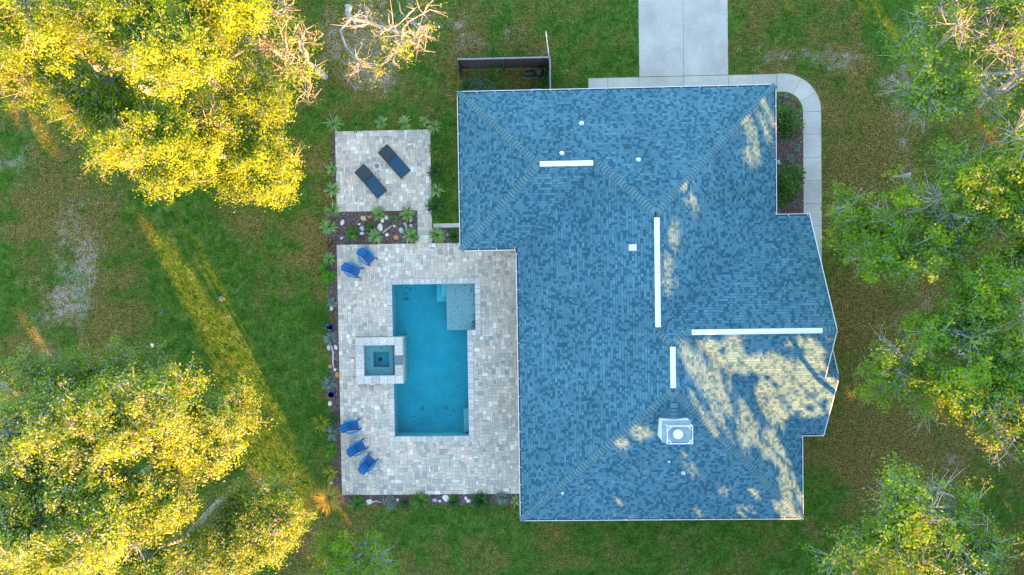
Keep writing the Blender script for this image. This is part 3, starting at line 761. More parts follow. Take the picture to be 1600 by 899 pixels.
# gutters with their hangers
def gutter(a, b, out):
    """eave from a to b (outer lip), out = plan direction away from the house"""
    a = Vector((*a, 0)); b = Vector((*b, 0)); o = Vector((*out, 0)); d = (b - a); L = d.length; d.normalize(); W = .135
    prof = [(0, 2.87), (0, 2.745), (-W, 2.745), (-W, 2.83), (-W + .012, 2.83), (-W + .012, 2.757), (-.014, 2.757), (-.014, 2.85), (-.034, 2.85), (-.034, 2.87)]
    v = []
    for p in (a, b):
        for q, z in prof: v.append((p.x + o.x * q, p.y + o.y * q, z))
    n = len(prof); mb = MB()
    mb.add(v, [(i, (i + 1) % n, n + (i + 1) % n, n + i) for i in range(n)] + [tuple(range(n)), tuple(range(n, 2 * n))[::-1]])
    g = mb.build('gutter', MAT['white_metal'], house)
    k = max(1, int(L / .92)); hang = MB(); hang.box(-.014, .014, -.066, .066, -.008, .008)
    hm = hang.mesh('hanger'); hm.materials.append(MAT['white_metal'])
    for i in range(k + 1):
        p = a + d * (.06 + (L - .12) * i / k)
        h = link('hanger', hm, None, g); h.location = (p.x - o.x * .07, p.y - o.y * .07, 2.868); h.rotation_euler = (0, 0, math.atan2(o.y, o.x) + math.pi / 2)
gutter((-3.60, 9.42), (12.80, 9.42), (0, 1)); gutter((-3.60, 1.15), (-3.60, 9.28), (-1, 0)); gutter((-3.60, 1.14), (-.69, 1.14), (0, -1))
gutter((-.68, -13.06), (-.68, 1.0), (-1, 0)); gutter((-.68, -13.06), (14.04, -13.06), (0, -1)); gutter((14.04, -12.92), (14.04, -8.74), (1, 0))
gutter((12.79, 2.78), (12.79, 9.28), (1, 0)); gutter((12.35, 2.78), (XG - .02, 2.78), (0, 1)); gutter((13.55, -8.73), (XS - .02, -8.73), (0, -1))
# rake boards, fascia, soffit
def rake(pts, name='rake_board'):
    mb = MB()
    for a, b in zip(pts[:-1], pts[1:]): mb.obox(a, b, .035, .16)
    mb.build(name, MAT['white_paint'], house)
rake([(XG + .02, 2.76, ZE - .06), (XG + .02, -2.975, zr1 - .06), (XG + .02, YS, ZSG - .06)])
rake([(XS + .02, 2 * YS + 8.71, ZE - .06), (XS + .02, YS, ZSG - .06), (XS + .02, -8.71, ZE - .06)])
FOOT = [(-3.59, 1.15), (-.67, 1.15), (-.67, -13.05), (14.03, -13.05), (14.03, -8.71), (XG, -8.71), (XG, 2.76), (12.78, 2.76), (12.78, 9.41), (-3.59, 9.41)]
mb = MB(); I = .15
INS = [(-3.59 + I, 1.15 + I), (-.67 + I, 1.15 + I), (-.67 + I, -13.05 + I), (14.03 - I, -13.05 + I), (14.03 - I, -8.71 + I), (XG - I, -8.71 + I), (XG - I, 2.76 - I), (12.78 - I, 2.76 - I), (12.78 - I, 9.41 - I), (-3.59 + I, 9.41 - I)]
mb.prism(INS, 2.66, 2.80); mb.build('soffit', MAT['white_paint'], house)
mb = MB(); I = .55
WL = [(-3.59 + I, 1.15 + I), (-.67 + I, 1.15 + I), (-.67 + I, -13.05 + I), (14.03 - I, -13.05 + I), (14.03 - I, -8.71 + I), (XG - I, -8.71 + I), (XG - I, 2.76 - I), (12.78 - I, 2.76 - I), (12.78 - I, 9.41 - I), (-3.59 + I, 9.41 - I)]
mb.prism(WL, 0, 2.655); mb.build('wall', MAT['stucco'], house)
mb = MB(); gx = XG - I
mb.add([(gx, 2.2, 2.657), (gx, -8.1, 2.657), (gx, -2.975, zr1 - .3), (gx - .1, 2.2, 2.657), (gx - .1, -8.1, 2.657), (gx - .1, -2.975, zr1 - .3)], [(0, 1, 2), (5, 4, 3), (0, 3, 4, 1), (1, 4, 5, 2), (2, 5, 3, 0)]); mb.build('gable_wall', MAT['stucco'], house)
def opening(x0, x1, y0, y1, z0, z1, name):
    mb = MB(); mb.box(x0, x1, y0, y1, z0, z1); f = mb.build(name, MAT['white_paint'], house)
    ex = .02 if x1 - x0 < y1 - y0 else -.06; ey = .02 if y1 - y0 < x1 - x0 else -.06
    mb = MB(); mb.box(x0 - ex, x1 + ex, y0 - ey, y1 + ey, z0 + .06, z1 - .06); mb.build('pane', MAT['window_glass'], f)
for y in (-2.2, -5.2, -8.4, -11): opening(-.16, -.10, y - .9, y + .9, .06, 2.2, 'glass_door')
for x in (1.5, 4.5, 7.5, 11): opening(x - .7, x + .7, -12.54, -12.48, .9, 2.1, 'window')
for y in (-10.5,): opening(13.45, 13.52, y - .7, y + .7, .9, 2.1, 'window')
for y in (.5, -3, -6): opening(13.84, 13.91, y - .8, y + .8, .8, 2.2, 'window')
opening(-3.08, -3.02, 4.2, 6.2, .9, 2.1, 'window')
mb = MB()
for k in range(4): mb.box(6.5, 11.0, 8.84, 8.90, .05 + k * .54, .57 + k * .54)
mb.build('garage_door', MAT['white_paint'], house)

# ------------------------------------------------------------------ fenced equipment yard
fence = empty('privacy_fence', (-1.2, 11.38, 0), label='dark stained board fence screening the equipment yard by the house', cat='fence')
def fbox(x0, x1, y0, y1, z0, z1, name, m):
    mb = MB(); mb.box(x0 + 1.2, x1 + 1.2, y0 - 11.38, y1 - 11.38, z0, z1); return mb.build(name, MAT[m], fence)
for k in range(6):
    fbox(-3.62, -1.27, 11.37, 11.40, .06 + k * .285, .33 + k * .285, 'board', 'fence_wood')
    fbox(-1.19, 1.22, 11.37, 11.40, .06 + k * .285, .33 + k * .285, 'board', 'fence_wood')
    fbox(1.25, 1.28, 9.5, 11.34, .06 + k * .285, .33 + k * .285, 'board', 'fence_wood')
fbox(-3.66, 1.30, 11.36, 11.44, 1.775, 1.80, 'cap_rail', 'fence_cap'); fbox(1.24, 1.31, 9.4, 11.355, 1.775, 1.80, 'cap_rail', 'fence_cap')
for x, y in ((-3.62, 11.30), (-1.23, 11.31), (1.20, 11.30)): fbox(x - .05, x + .05, y - .05, y + .05, 0, 1.772, 'post', 'fence_wood')
fbox(-3.64, -3.60, 10.85, 11.24, .06, 1.772, 'return_panel', 'fence_wood')
mb = MB(); bx_, by_ = at(859.5, 107); tx_, ty_ = at(853, 50, 4.3); mb.tube([(bx_, by_ + .12, 0), (tx_, ty_, 4.3)], [.035, .025], 8)
pole = mb.build('white_pole', MAT['white_metal']); tag(pole, 'thin white pole leaning up from the fence corner', 'pole')
mb = MB()
for ox, oy, r, ph in ((-2.95, 10.55, .42, 0), (-2.5, 10.5, .5, 1), (-2.75, 10.35, .36, 2), (-2.2, 10.45, .40, 3)):
    pts = []
    for i in range(26):
        a = 2 * math.pi * i / 22 + ph; pts.append((ox + r * math.cos(a) * (1 + .18 * math.sin(2 * a + ph)), oy + r * .8 * math.sin(a) * (1 + .12 * math.cos(3 * a)), .04 + .012 * ph + .01 * math.sin(3 * a)))
    mb.tube(pts, .02, 5)
mb.tube([(-1.85, 10.3, .05), (-1.5, 10.15, .05), (-1.1, 10.2, .05), (-.7, 10.42, .05), (-.4, 10.3, .05), (-.45, 10.0, .05), (-.8, 9.8, .05)], .02, 5)
tag(mb.build('garden_hose', MAT['hose_green']), 'tangled green garden hose on the ground inside the fence', 'hose')
mb = MB(); mb.cbox(-3.0, .2, 9.45, 9.98, -.03, .07, .01); tag(mb.build('equipment_pad', MAT['concrete']), 'narrow concrete pad along the wall inside the fence', 'pad')
bin_ = empty('storage_bin', (.55, 9.76, 0), label='rounded light blue plastic tub against the house in the fence yard', cat='tub')
th = np.linspace(0, 2 * math.pi, 25)[:-1]
sup = [(.40 * np.sign(math.cos(t)) * abs(math.cos(t)) ** .5, .30 * np.sign(math.sin(t)) * abs(math.sin(t)) ** .5) for t in th]
mb = MB(); mb.prism([(x * .88, y * .85) for x, y in sup], .0, .60); mb.build('body', MAT['bin_blue'], bin_)
mb = MB(); n_ = len(sup); inn = [(x * .72, y * .66) for x, y in sup]
mb.add([(x, y, .66) for x, y in sup] + [(x, y, .66) for x, y in inn] + [(x, y, .56) for x, y in sup] + [(x, y, .605) for x, y in inn],
       [(i, (i + 1) % n_, n_ + (i + 1) % n_, n_ + i) for i in range(n_)] + [(i, 2 * n_ + i, 2 * n_ + (i + 1) % n_, (i + 1) % n_) for i in range(n_)] + [(n_ + i, n_ + (i + 1) % n_, 3 * n_ + (i + 1) % n_, 3 * n_ + i) for i in range(n_)])
mb.build('rim', MAT['bin_blue'], bin_)
eq = empty('pool_pump', (.45, 11.0, 0), label='dark pool pump and filter piping under the fence boards', cat='pump')
mb = MB(); mb.tube([(-.55, 0, .25), (-.2, 0, .25), (0, 0, .25)], [.14, .17, .12], 12); mb.build('motor', MAT['dark_metal'], eq)
mb = MB(); mb.tube([(.3, 0, .06), (.3, 0, .7), (.3, 0, .85)], [.22, .22, .1], 14); mb.build('filter_tank', MAT['dark_metal'], eq)
mb = MB(); mb.tube([(-.7, -.2, .08), (.0, -.2, .1), (.55, -.2, .1), (.55, .05, .3)], .035, 7); mb.build('pipe', MAT['hose_green'], eq)

# ------------------------------------------------------------------ chairs
def bent_plank(mb, pts, w, h):
    """plank following pts (x, y) at z, w wide"""
    n = len(pts); v = []
    for i, (x, y, z, ww) in enumerate(pts):
        a = pts[max(0, i - 1)]; b = pts[min(n - 1, i + 1)]; d = Vector((b[0] - a[0], b[1] - a[1])); d.normalize(); s = Vector((-d.y, d.x)) * ww / 2
        v += [(x - s.x, y - s.y, z), (x + s.x, y + s.y, z), (x - s.x, y - s.y, z - h), (x + s.x, y + s.y, z - h)]
    f = []
    for i in range(n - 1):
        a = 4 * i; b = a + 4
        f += [(a, b, b + 1, a + 1), (a + 2, a + 3, b + 3, b + 2), (a, a + 2, b + 2, b), (a + 1, b + 1, b + 3, a + 3)]
    f += [(0, 1, 3, 2), (4 * n - 4, 4 * n - 2, 4 * n - 1, 4 * n - 3)]
    mb.add(v, f)
def adirondack(loc, rz, label):
    t = empty('adirondack_chair', (*loc, .052), rz, label, 'chair', 'blue adirondack chairs on the pool patio')
    for k in range(6):
        x0 = -.14 + k * .098; z = .27 + (x0 + .14) * .2
        mb = MB(); mb.add([(x0, -.25, z), (x0 + .09, -.25, z + .018), (x0 + .09, .25, z + .018), (x0, .25, z), (x0, -.25, z - .02), (x0 + .09, -.25, z - .002), (x0 + .09, .25, z - .002), (x0, .25, z - .02)],
                          [(0, 1, 2, 3), (7, 6, 5, 4), (0, 4, 5, 1), (1, 5, 6, 2), (2, 6, 7, 3), (3, 7, 4, 0)]); mb.build('seat_slat', MAT['blue_plastic_dark'], t)
    for k in range(5):
        c = (k - 2); y0 = c * .094; y1 = c * .101; L = .74 - .022 * c * c
        sl_ = (Vector((-.46, 0, .80))).normalized()
        a = Vector((-.12, y0, .26)); b = Vector((-.12, y1, .26)) + sl_ * L
        mb = MB(); mb.obox(a, b, .097, .02, up=(1, 0, .5)); mb.build('back_slat', MAT['blue_plastic' if k % 2 else 'blue_plastic_dark'], t)
    mb = MB(); mb.obox((-.34, -.26, .60), (-.34, .26, .60), .04, .05); mb.build('back_rail', MAT['blue_plastic'], t)
    for s in (-1, 1):
        mb = MB(); bent_plank(mb, [(-.33, .26 * s, .545, .05), (-.25, .31 * s, .545, .08), (-.08, .345 * s, .55, .11), (.12, .345 * s, .555, .115), (.30, .325 * s, .56, .10), (.42, .30 * s, .56, .07)], 0, .028)
        mb.build('armrest', MAT['blue_plastic_light'], t)
        mb = MB(); mb.obox((.44, .285 * s, 0), (.40, .285 * s, .53), .06, .045, up=(1, 0, 0)); mb.obox((.50, .28 * s, .0), (.50, .28 * s, .02), .05, .05, up=(1, 0, 0)); mb.build('front_leg', MAT['blue_plastic_dark'], t)
        mb = MB(); mb.obox((.52, .262 * s, .36), (-.46, .262 * s, .03), .03, .10); mb.build('side_rail', MAT['blue_plastic_dark'], t)
    return t
def face(px, py, ang_img, label):
    x, y = at(px, py, .3); adirondack((x, y), -rad(ang_img), label)
face(573.5, 400.5, 46, 'blue adirondack chair nearest the rock garden bed, upper of the pair')
face(551, 421.5, 25, 'blue adirondack chair, left of the upper pair near the lime shrub')
face(549, 665.5, -8, 'blue adirondack chair, topmost of the trio near the patio edge')
face(559, 699.5, -27, 'blue adirondack chair, middle of the trio near the patio edge')
face(575, 724, -50, 'blue adirondack chair, lowest of the trio near the patio edge')

# ------------------------------------------------------------------ loungers and side table
def lounger(px, py, ang, label):
    x, y = at(px, py, .3)
    t = empty('sun_lounger', (x, y, .052), -rad(ang), label, 'sun lounger', 'navy sling loungers on the terrace')
    L0, L1, W = -.93, .95, .345; hinge = -.26
    mb = MB()
    for s in (-1, 1): mb.obox((L0 + .05, s * W, .30), (L1, s * W, .30), .04, .05)
    mb.obox((L1 - .02, -W, .30), (L1 - .02, W, .30), .04, .05); mb.obox((L0 + .07, -W, .30), (L0 + .07, W, .30), .04, .04)
    mb.build('frame', MAT['dark_metal'], t)
    mb = MB(); nseg = 10; v = []; f = []
    for i in range(nseg + 1):
        xx = hinge + (L1 - .03 - hinge) * i / nseg
        for j in range(5):
            yy = -W + .02 + (2 * W - .04) * j / 4; v.append((xx, yy, .325 - .012 * (1 - (abs(j - 2) / 2) ** 2)))
    for i in range(nseg):
        for j in range(4): f.append((i * 5 + j, (i + 1) * 5 + j, (i + 1) * 5 + j + 1, i * 5 + j + 1))
    mb.add(v, f); mb.build('seat_sling', MAT['sling_navy'], t, True)
    ca = .32; bl = .70
    mb = MB(); v = []; f = []
    for i in range(7):
        q = bl * i / 6
        for j in range(5):
            yy = -W + .02 + (2 * W - .04) * j / 4; v.append((hinge - .015 - q * math.cos(ca), yy, .34 + q * math.sin(ca) - .012 * (1 - (abs(j - 2) / 2) ** 2)))
    for i in range(6):
        for j in range(4): f.append((i * 5 + j, i * 5 + j + 1, (i + 1) * 5 + j + 1, (i + 1) * 5 + j))
    mb.add(v, f); bk = mb.build('backrest_sling', MAT['sling_grey'], t, True)
    mb = MB(); e = (hinge - .015 - bl * math.cos(ca), .34 + bl * math.sin(ca))
    for s in (-1, 1): mb.obox((hinge, s * W, .335), (e[0], s * W, e[1]), .035, .035)
    mb.obox((e[0], -W, e[1]), (e[0], W, e[1]), .035, .035); mb.obox((hinge, -W, .335), (hinge, W, .335), .03, .03)
    mb.build('backrest_frame', MAT['dark_metal'], t)
    for lx in (L0 + .22, L1 - .15):
        for s in (-1, 1): mb = MB(); mb.obox((lx, s * (W - .01), 0), (lx, s * (W - .01), .278), .04, .04); mb.build('leg', MAT['dark_metal'], t)
    return t
lounger(580.5, 284.5, 50.2, 'dark navy sling lounger with grey raised back, left of the round table')
lounger(617, 253.5, 49.5, 'dark navy sling lounger with grey raised back, right of the round table')
x, y = at(589.5, 260, .4)
tb = empty('side_table', (x, y, .052), 0, 'small round glass side table between the two loungers', 'table')
mb = MB(); mb.tube([(0, 0, .43), (0, 0, .445)], .20, 24); mb.build('glass_top', MAT['glass_top'], tb)
mb = MB(); pts = [(.21 * math.cos(a), .21 * math.sin(a), .438) for a in np.linspace(0, 2 * math.pi, 25)]; mb.tube(pts, .014, 6, False); mb.build('ring', MAT['white_metal'], tb)
for k in range(3):
    a = 2 * math.pi * k / 3 + .5; mb = MB(); mb.tube([(.24 * math.cos(a), .24 * math.sin(a), 0), (.12 * math.cos(a), .12 * math.sin(a), .22), (.19 * math.cos(a), .19 * math.sin(a), .43)], .013, 6); mb.build('leg', MAT['dark_metal'], tb)
mb = MB(); mb.tube([(0, 0, 0), (0, 0, .02), (0, 0, .10)], [.09, .11, .085], 14)
cd = mb.build('candle_jar', MAT['candle_brown'], None, True, (x, y, .500)); tag(cd, 'small brown candle jar on the round glass side table', 'candle')

# ------------------------------------------------------------------ plants
def strap_plant(px, py, r, mat, label, n=34, width=.035, arch=.55, seed=0, cat='plant', group=None, name='strap_plant', z0=.02):
    r2 = np.random.default_rng(seed + int(px * 7 + py))
    x, y = at(px, py, .2); R = r * .036
    V = []; T = []; Fs = []
    for i in range(n):
        a = r2.uniform(0, 6.283); L = R * r2.uniform(.6, 1.12); H = L * r2.uniform(.35, 1.1) * arch / .55; w = width * r2.uniform(.7, 1.2)
        bend = r2.normal(0, .18); tone = float(np.clip(r2.normal(.5, .28), 0, 1)); b0 = len(V)
        for k, q in enumerate((0.02, .3, .65, 1.0)):
            aa = a + bend * q; rr = L * q ** .9; zz = H * (1.9 * q - 1.55 * q * q) + .02
            ww = w * (0.6, 1.0, .8, .12)[k]
            c, s = math.cos(aa), math.sin(aa)
            V += [(c * rr - s * ww, s * rr + c * ww, zz + z0), (c * rr + s * ww, s * rr - c * ww, zz + z0)]
            T += [tone * (.55 + .45 * q)] * 2
        for k in range(3): Fs.append((b0 + 2 * k, b0 + 2 * k + 1, b0 + 2 * k + 3, b0 + 2 * k + 2))
    me = np_mesh(name, np.array(V), np.array(Fs), {'tone': np.array(T)})
    o = link(name, me, MAT[mat], None, (x, y, 0)); return tag(o, label, cat, group)

def leaf_cloud(P, L, W, r2, up=.6, out=None):
    """rhombic leaves at P"""
    n = len(P)
    nrm = r2.normal(0, 1, (n, 3)); nrm[:, 2] = np.abs(nrm[:, 2]) * 1.0 + up
    if out is not None: nrm = r2.normal(0, .42, (n, 3)) + out
    nrm /= np.linalg.norm(nrm, axis=1)[:, None]
    a = r2.normal(0, 1, (n, 3)); a -= nrm * (a * nrm).sum(1)[:, None]; a /= np.linalg.norm(a, axis=1)[:, None]
    b = np.cross(nrm, a)
    V = np.stack([P + a * L[:, None], P + b * W[:, None], P - a * L[:, None], P - b * W[:, None]], 1)
    return V.reshape(-1, 3)
def shrub(px, py, r, h, mat, label, n=700, leaf=.05, seed=0, cat='shrub', group=None, name='shrub', squash=1.0):
    r2 = np.random.default_rng(seed + int(px * 3 + py * 5)); x, y = at(px, py, h * .6); R = r * .035
    k = 14; cc = r2.normal(0, 1, (k, 3)); cc /= np.linalg.norm(cc, axis=1)[:, None]; cc *= r2.uniform(.35, .8, (k, 1)); cc[:, 2] = np.abs(cc[:, 2])
    ci = r2.integers(0, k, n); P = cc[ci] + r2.normal(0, .2, (n, 3)); P[:, 2] = np.clip(P[:, 2], .02, 1.1)
    Q = P * np.array([R, R * squash, h]); L = r2.uniform(.6, 1.2, n) * leaf; W = L * .5
    V = leaf_cloud(Q, L, W, r2); tone = np.clip(r2.random(k)[ci] * .5 + r2.random(n) * .5, 0, 1)
    t = empty(name, (x, y, 0), 0, label, cat, group)
    link('foliage', np_mesh('foliage', V, np.arange(4 * n).reshape(-1, 4), {'tone': np.repeat(tone, 4)}), MAT[mat], t)['kind'] = 'stuff'
    mb = MB()
    for q in cc[:8]: mb.tube([(0, 0, 0), (q[0] * R * .5, q[1] * R * squash * .5, q[2] * h * .6), (q[0] * R * .9, q[1] * R * squash * .9, q[2] * h * .95)], [.018, .012, .005], 5)
    mb.build('stem', MAT['bark'], t); return t

G1 = 'strap leaved plants edging the terraces'
for (px, py, r, m, n_, lab) in (
    (521, 194, 15, 'strap_variegated', 44, 'pale variegated strap plant at the upper left corner of the lounger terrace'),
    (556, 194, 13, 'strap_green', 36, 'green strap plant, second from the left along the terrace top edge'),
    (596, 191, 11, 'strap_variegated', 30, 'small variegated strap plant, third along the terrace top edge'),
    (632, 193, 12, 'strap_variegated', 34, 'pale spiky strap plant, fourth along the terrace top edge'),
    (663, 189, 10, 'strap_variegated', 28, 'variegated strap plant just left of the terrace upper right corner'),
    (678, 198, 12, 'strap_variegated', 30, 'variegated strap plant at the terrace upper right corner'),
    (680, 233, 12, 'strap_green', 36, 'bright green strap plant, topmost along the terrace side facing the house'),
    (680, 268, 13, 'strap_dark', 36, 'dark green strap plant, second down along the terrace house side'),
    (682, 297, 12, 'strap_variegated', 32, 'pale strap plant, third down along the terrace house side'),
    (681, 323, 16, 'strap_dark', 60, 'large dark green strap clump at the lower end of the terrace house side'),
    (518, 264, 11, 'strap_variegated', 26, 'small strap plant, topmost along the terrace lawn side'),
    (519, 296, 13, 'strap_variegated', 36, 'pale strap plant, middle of the terrace lawn side'),
    (520, 328, 13, 'strap_variegated', 30, 'strap plant at the terrace corner where the rock bed begins'),
    (514, 354, 14, 'strap_variegated', 40, 'wide pale strap plant on the lawn end of the rock garden'),
    (514, 385, 11, 'brown_leaf', 30, 'yellowing withered strap plant by the patio upper left corner'),
    (549, 365, 13, 'strap_green', 60, 'full green strap plant at the left of the rock garden bed'),
    (591, 335, 12, 'strap_variegated', 42, 'pale strap plant at the top middle of the rock garden bed'),
    (585, 370, 13, 'strap_variegated', 44, 'pale strap plant at the bottom middle of the rock garden bed'),
    (636, 335, 12, 'strap_variegated', 42, 'pale strap plant at the upper right of the rock garden bed'),
    (642, 369, 14, 'strap_variegated', 60, 'large light green strap plant at the lower right of the rock garden'),
    (616, 341, 7, 'strap_green', 20, 'tiny green tuft between rocks in the rock garden bed'),
    (683, 367, 14, 'strap_variegated', 60, 'full light green strap plant in the small bed by the house'),
    (711, 369, 13, 'strap_dark', 50, 'dark strap plant tucked against the gutter in the small bed'),
    (514, 405, 12, 'strap_variegated', 34, 'cream striped strap plant above the lime green shrub'),
    (519, 474, 9, 'strap_silver', 24, 'small grey green plant below the lime shrub'),
    (520, 497, 8, 'brown_leaf', 20, 'small yellowish plant above the upper blue pot'),
    (516, 529, 12, 'strap_silver', 30, 'silvery strap plant just below the upper blue pot'),
    (514, 600, 13, 'strap_silver', 36, 'silvery strap plant just above the lower blue pot'),
    (519, 677, 13, 'strap_silver', 34, 'silvery strap plant beside the topmost chair of the trio'),
    (519, 654, 10, 'strap_dark', 28, 'dark grassy tuft right of the yellow plant'),
    (516, 740, 13, 'yellow_leaf', 34, 'olive yellow strap plant above the orange grass clump'),
    (558, 788, 15, 'strap_green', 56, 'green strap plant, first right of the orange grass along the patio foot'),
    (632, 787, 10, 'strap_dark', 26, 'thin dark plant left of the big strap plant on the patio foot'),
    (657, 783, 16, 'strap_green', 64, 'big bright strap plant in the middle of the patio foot bed'),
    (709, 785, 12, 'strap_dark', 34, 'dark bluish plant beside the largest pale rock in the foot bed'),
    (785, 778, 11, 'strap_silver', 30, 'wispy silver plant near the house end of the foot bed'),
    (806, 783, 9, 'strap_variegated', 22, 'pale strap plant half hidden by the house gutter'),
    (1229, 149, 5, 'strap_silver', 14, 'tiny pale rosette at the top of the corner bed'),
    (1246, 162, 5, 'brown_leaf', 14, 'tiny tan rosette near the walkway curve in the corner bed'),
    (1247, 231, 6, 'strap_silver', 16, 'small pale rosette between the two dark shrubs by the walkway'),
    (1236, 249, 7, 'strap_silver', 18, 'small pale rosette just above the lower dark shrub'),
    (727, 136, 9, 'strap_dark', 26, 'dark fern by the house corner inside the fence yard')):
    strap_plant(px, py, r * 1.08, m, lab, int(n_ * 1.7), .030, group=G1)
strap_plant(514, 778, 27, 'orange_grass', 'bright orange fountain grass clump at the lower left patio corner', 260, .012, .5, cat='grass clump', name='fountain_grass')
strap_plant(752, 784, 18, 'strap_dark', 'round dark green grass mound in the patio foot bed', 200, .02, .7, cat='grass clump', name='grass_mound')
strap_plant(497, 503, 24, 'mound_leaf', 'large soft green grass mound on the lawn side of the edge bed', 420, .009, .3, cat='grass clump', name='grass_mound')
strap_plant(491, 651, 21, 'mound_leaf', 'soft green grass mound left of the yellow plant', 340, .009, .3, cat='grass clump', name='grass_mound')
strap_plant(501, 661, 17, 'yellow_leaf', 'bright yellow green spiky plant beside the topmost chair of the trio', 90, .022, .5)
shrub(511, 432, 15, .6, 'lime_leaf', 'lime green leafy shrub beside the upper left chair', 800, .06)
shrub(503, 417, 8, .5, 'lime_leaf', 'smaller lime green shrub just above the larger lime one', 350, .055)
shrub(517, 706, 12, .5, 'lime_leaf', 'lime green shrub beside the middle chair of the trio', 600, .06)
shrub(576, 353, 8, .5, 'conifer_leaf', 'small dense dark green bush in the middle of the rock garden', 600, .04)
shrub(608, 786, 14, .4, 'strap_silver', 'silvery blue green shrub in the patio foot bed', 700, .05)
shrub(1231, 186, 24, 1.0, 'conifer_leaf', 'dark green shrub, upper of the two in the walkway bed', 2600, .08, squash=1.5)
shrub(1236, 287, 24, 1.0, 'conifer_leaf', 'olive green shrub, lower of the two in the walkway bed', 2600, .08, squash=1.55)
def pot(px, py, label, plant_label, pm):
    x, y = at(px, py, .2); mb = MB()
    mb.tube([(0, 0, .0), (0, 0, .15), (0, 0, .30), (0, 0, .34), (0, 0, .34), (0, 0, .24)], [.11, .17, .19, .20, .165, .15], 18)
    tag(mb.build('glazed_pot', MAT['cobalt_pot'], None, True, (x, y, .02)), label, 'pot', 'cobalt blue pots in the edge bed')
    strap_plant(px - 3.5, py + 2.0, 7.5, pm, plant_label, 26, .02, .4, z0=.26)
pot(516, 511, 'cobalt blue glazed pot in the edge bed level with the pool shelf', 'small plant growing beside the upper blue pot', 'strap_green')
pot(518, 616, 'cobalt blue glazed pot in the edge bed below the spa', 'round brownish plant growing beside the lower blue pot', 'brown_leaf')

# ------------------------------------------------------------------ rocks and driftwood
def rock(px, py, lx, ly, mat, label, rot=0.0, seed=0):
    bm = bmesh.new(); bmesh.ops.create_icosphere(bm, subdivisions=2, radius=1.0); r2 = random.Random(int(px * 13 + py * 7))
    ax = [Vector((r2.gauss(0, 1), r2.gauss(0, 1), r2.gauss(0, 1))).normalized() for _ in range(7)]; cut = [r2.uniform(.72, .95) for _ in range(7)]
    for v in bm.verts:
        p = v.co.copy()
        for a, c in zip(ax, cut):
            q = p.dot(a)
            if q > c: p -= a * (q - c)
        v.co = Vector((p.x * lx * .036 / 2 * 1.1, p.y * ly * .036 / 2 * 1.1, p.z * min(lx, ly) * .036 * .38))
    me = bpy.data.meshes.new('rock'); bm.to_mesh(me); bm.free()
    x, y = at(px, py, .08); o = link('garden_rock', me, MAT[mat], None, (x, y, .04)); o.rotation_euler = (0, 0, rad(rot))
    return tag(o, label, 'rock', 'garden rocks in the beds')
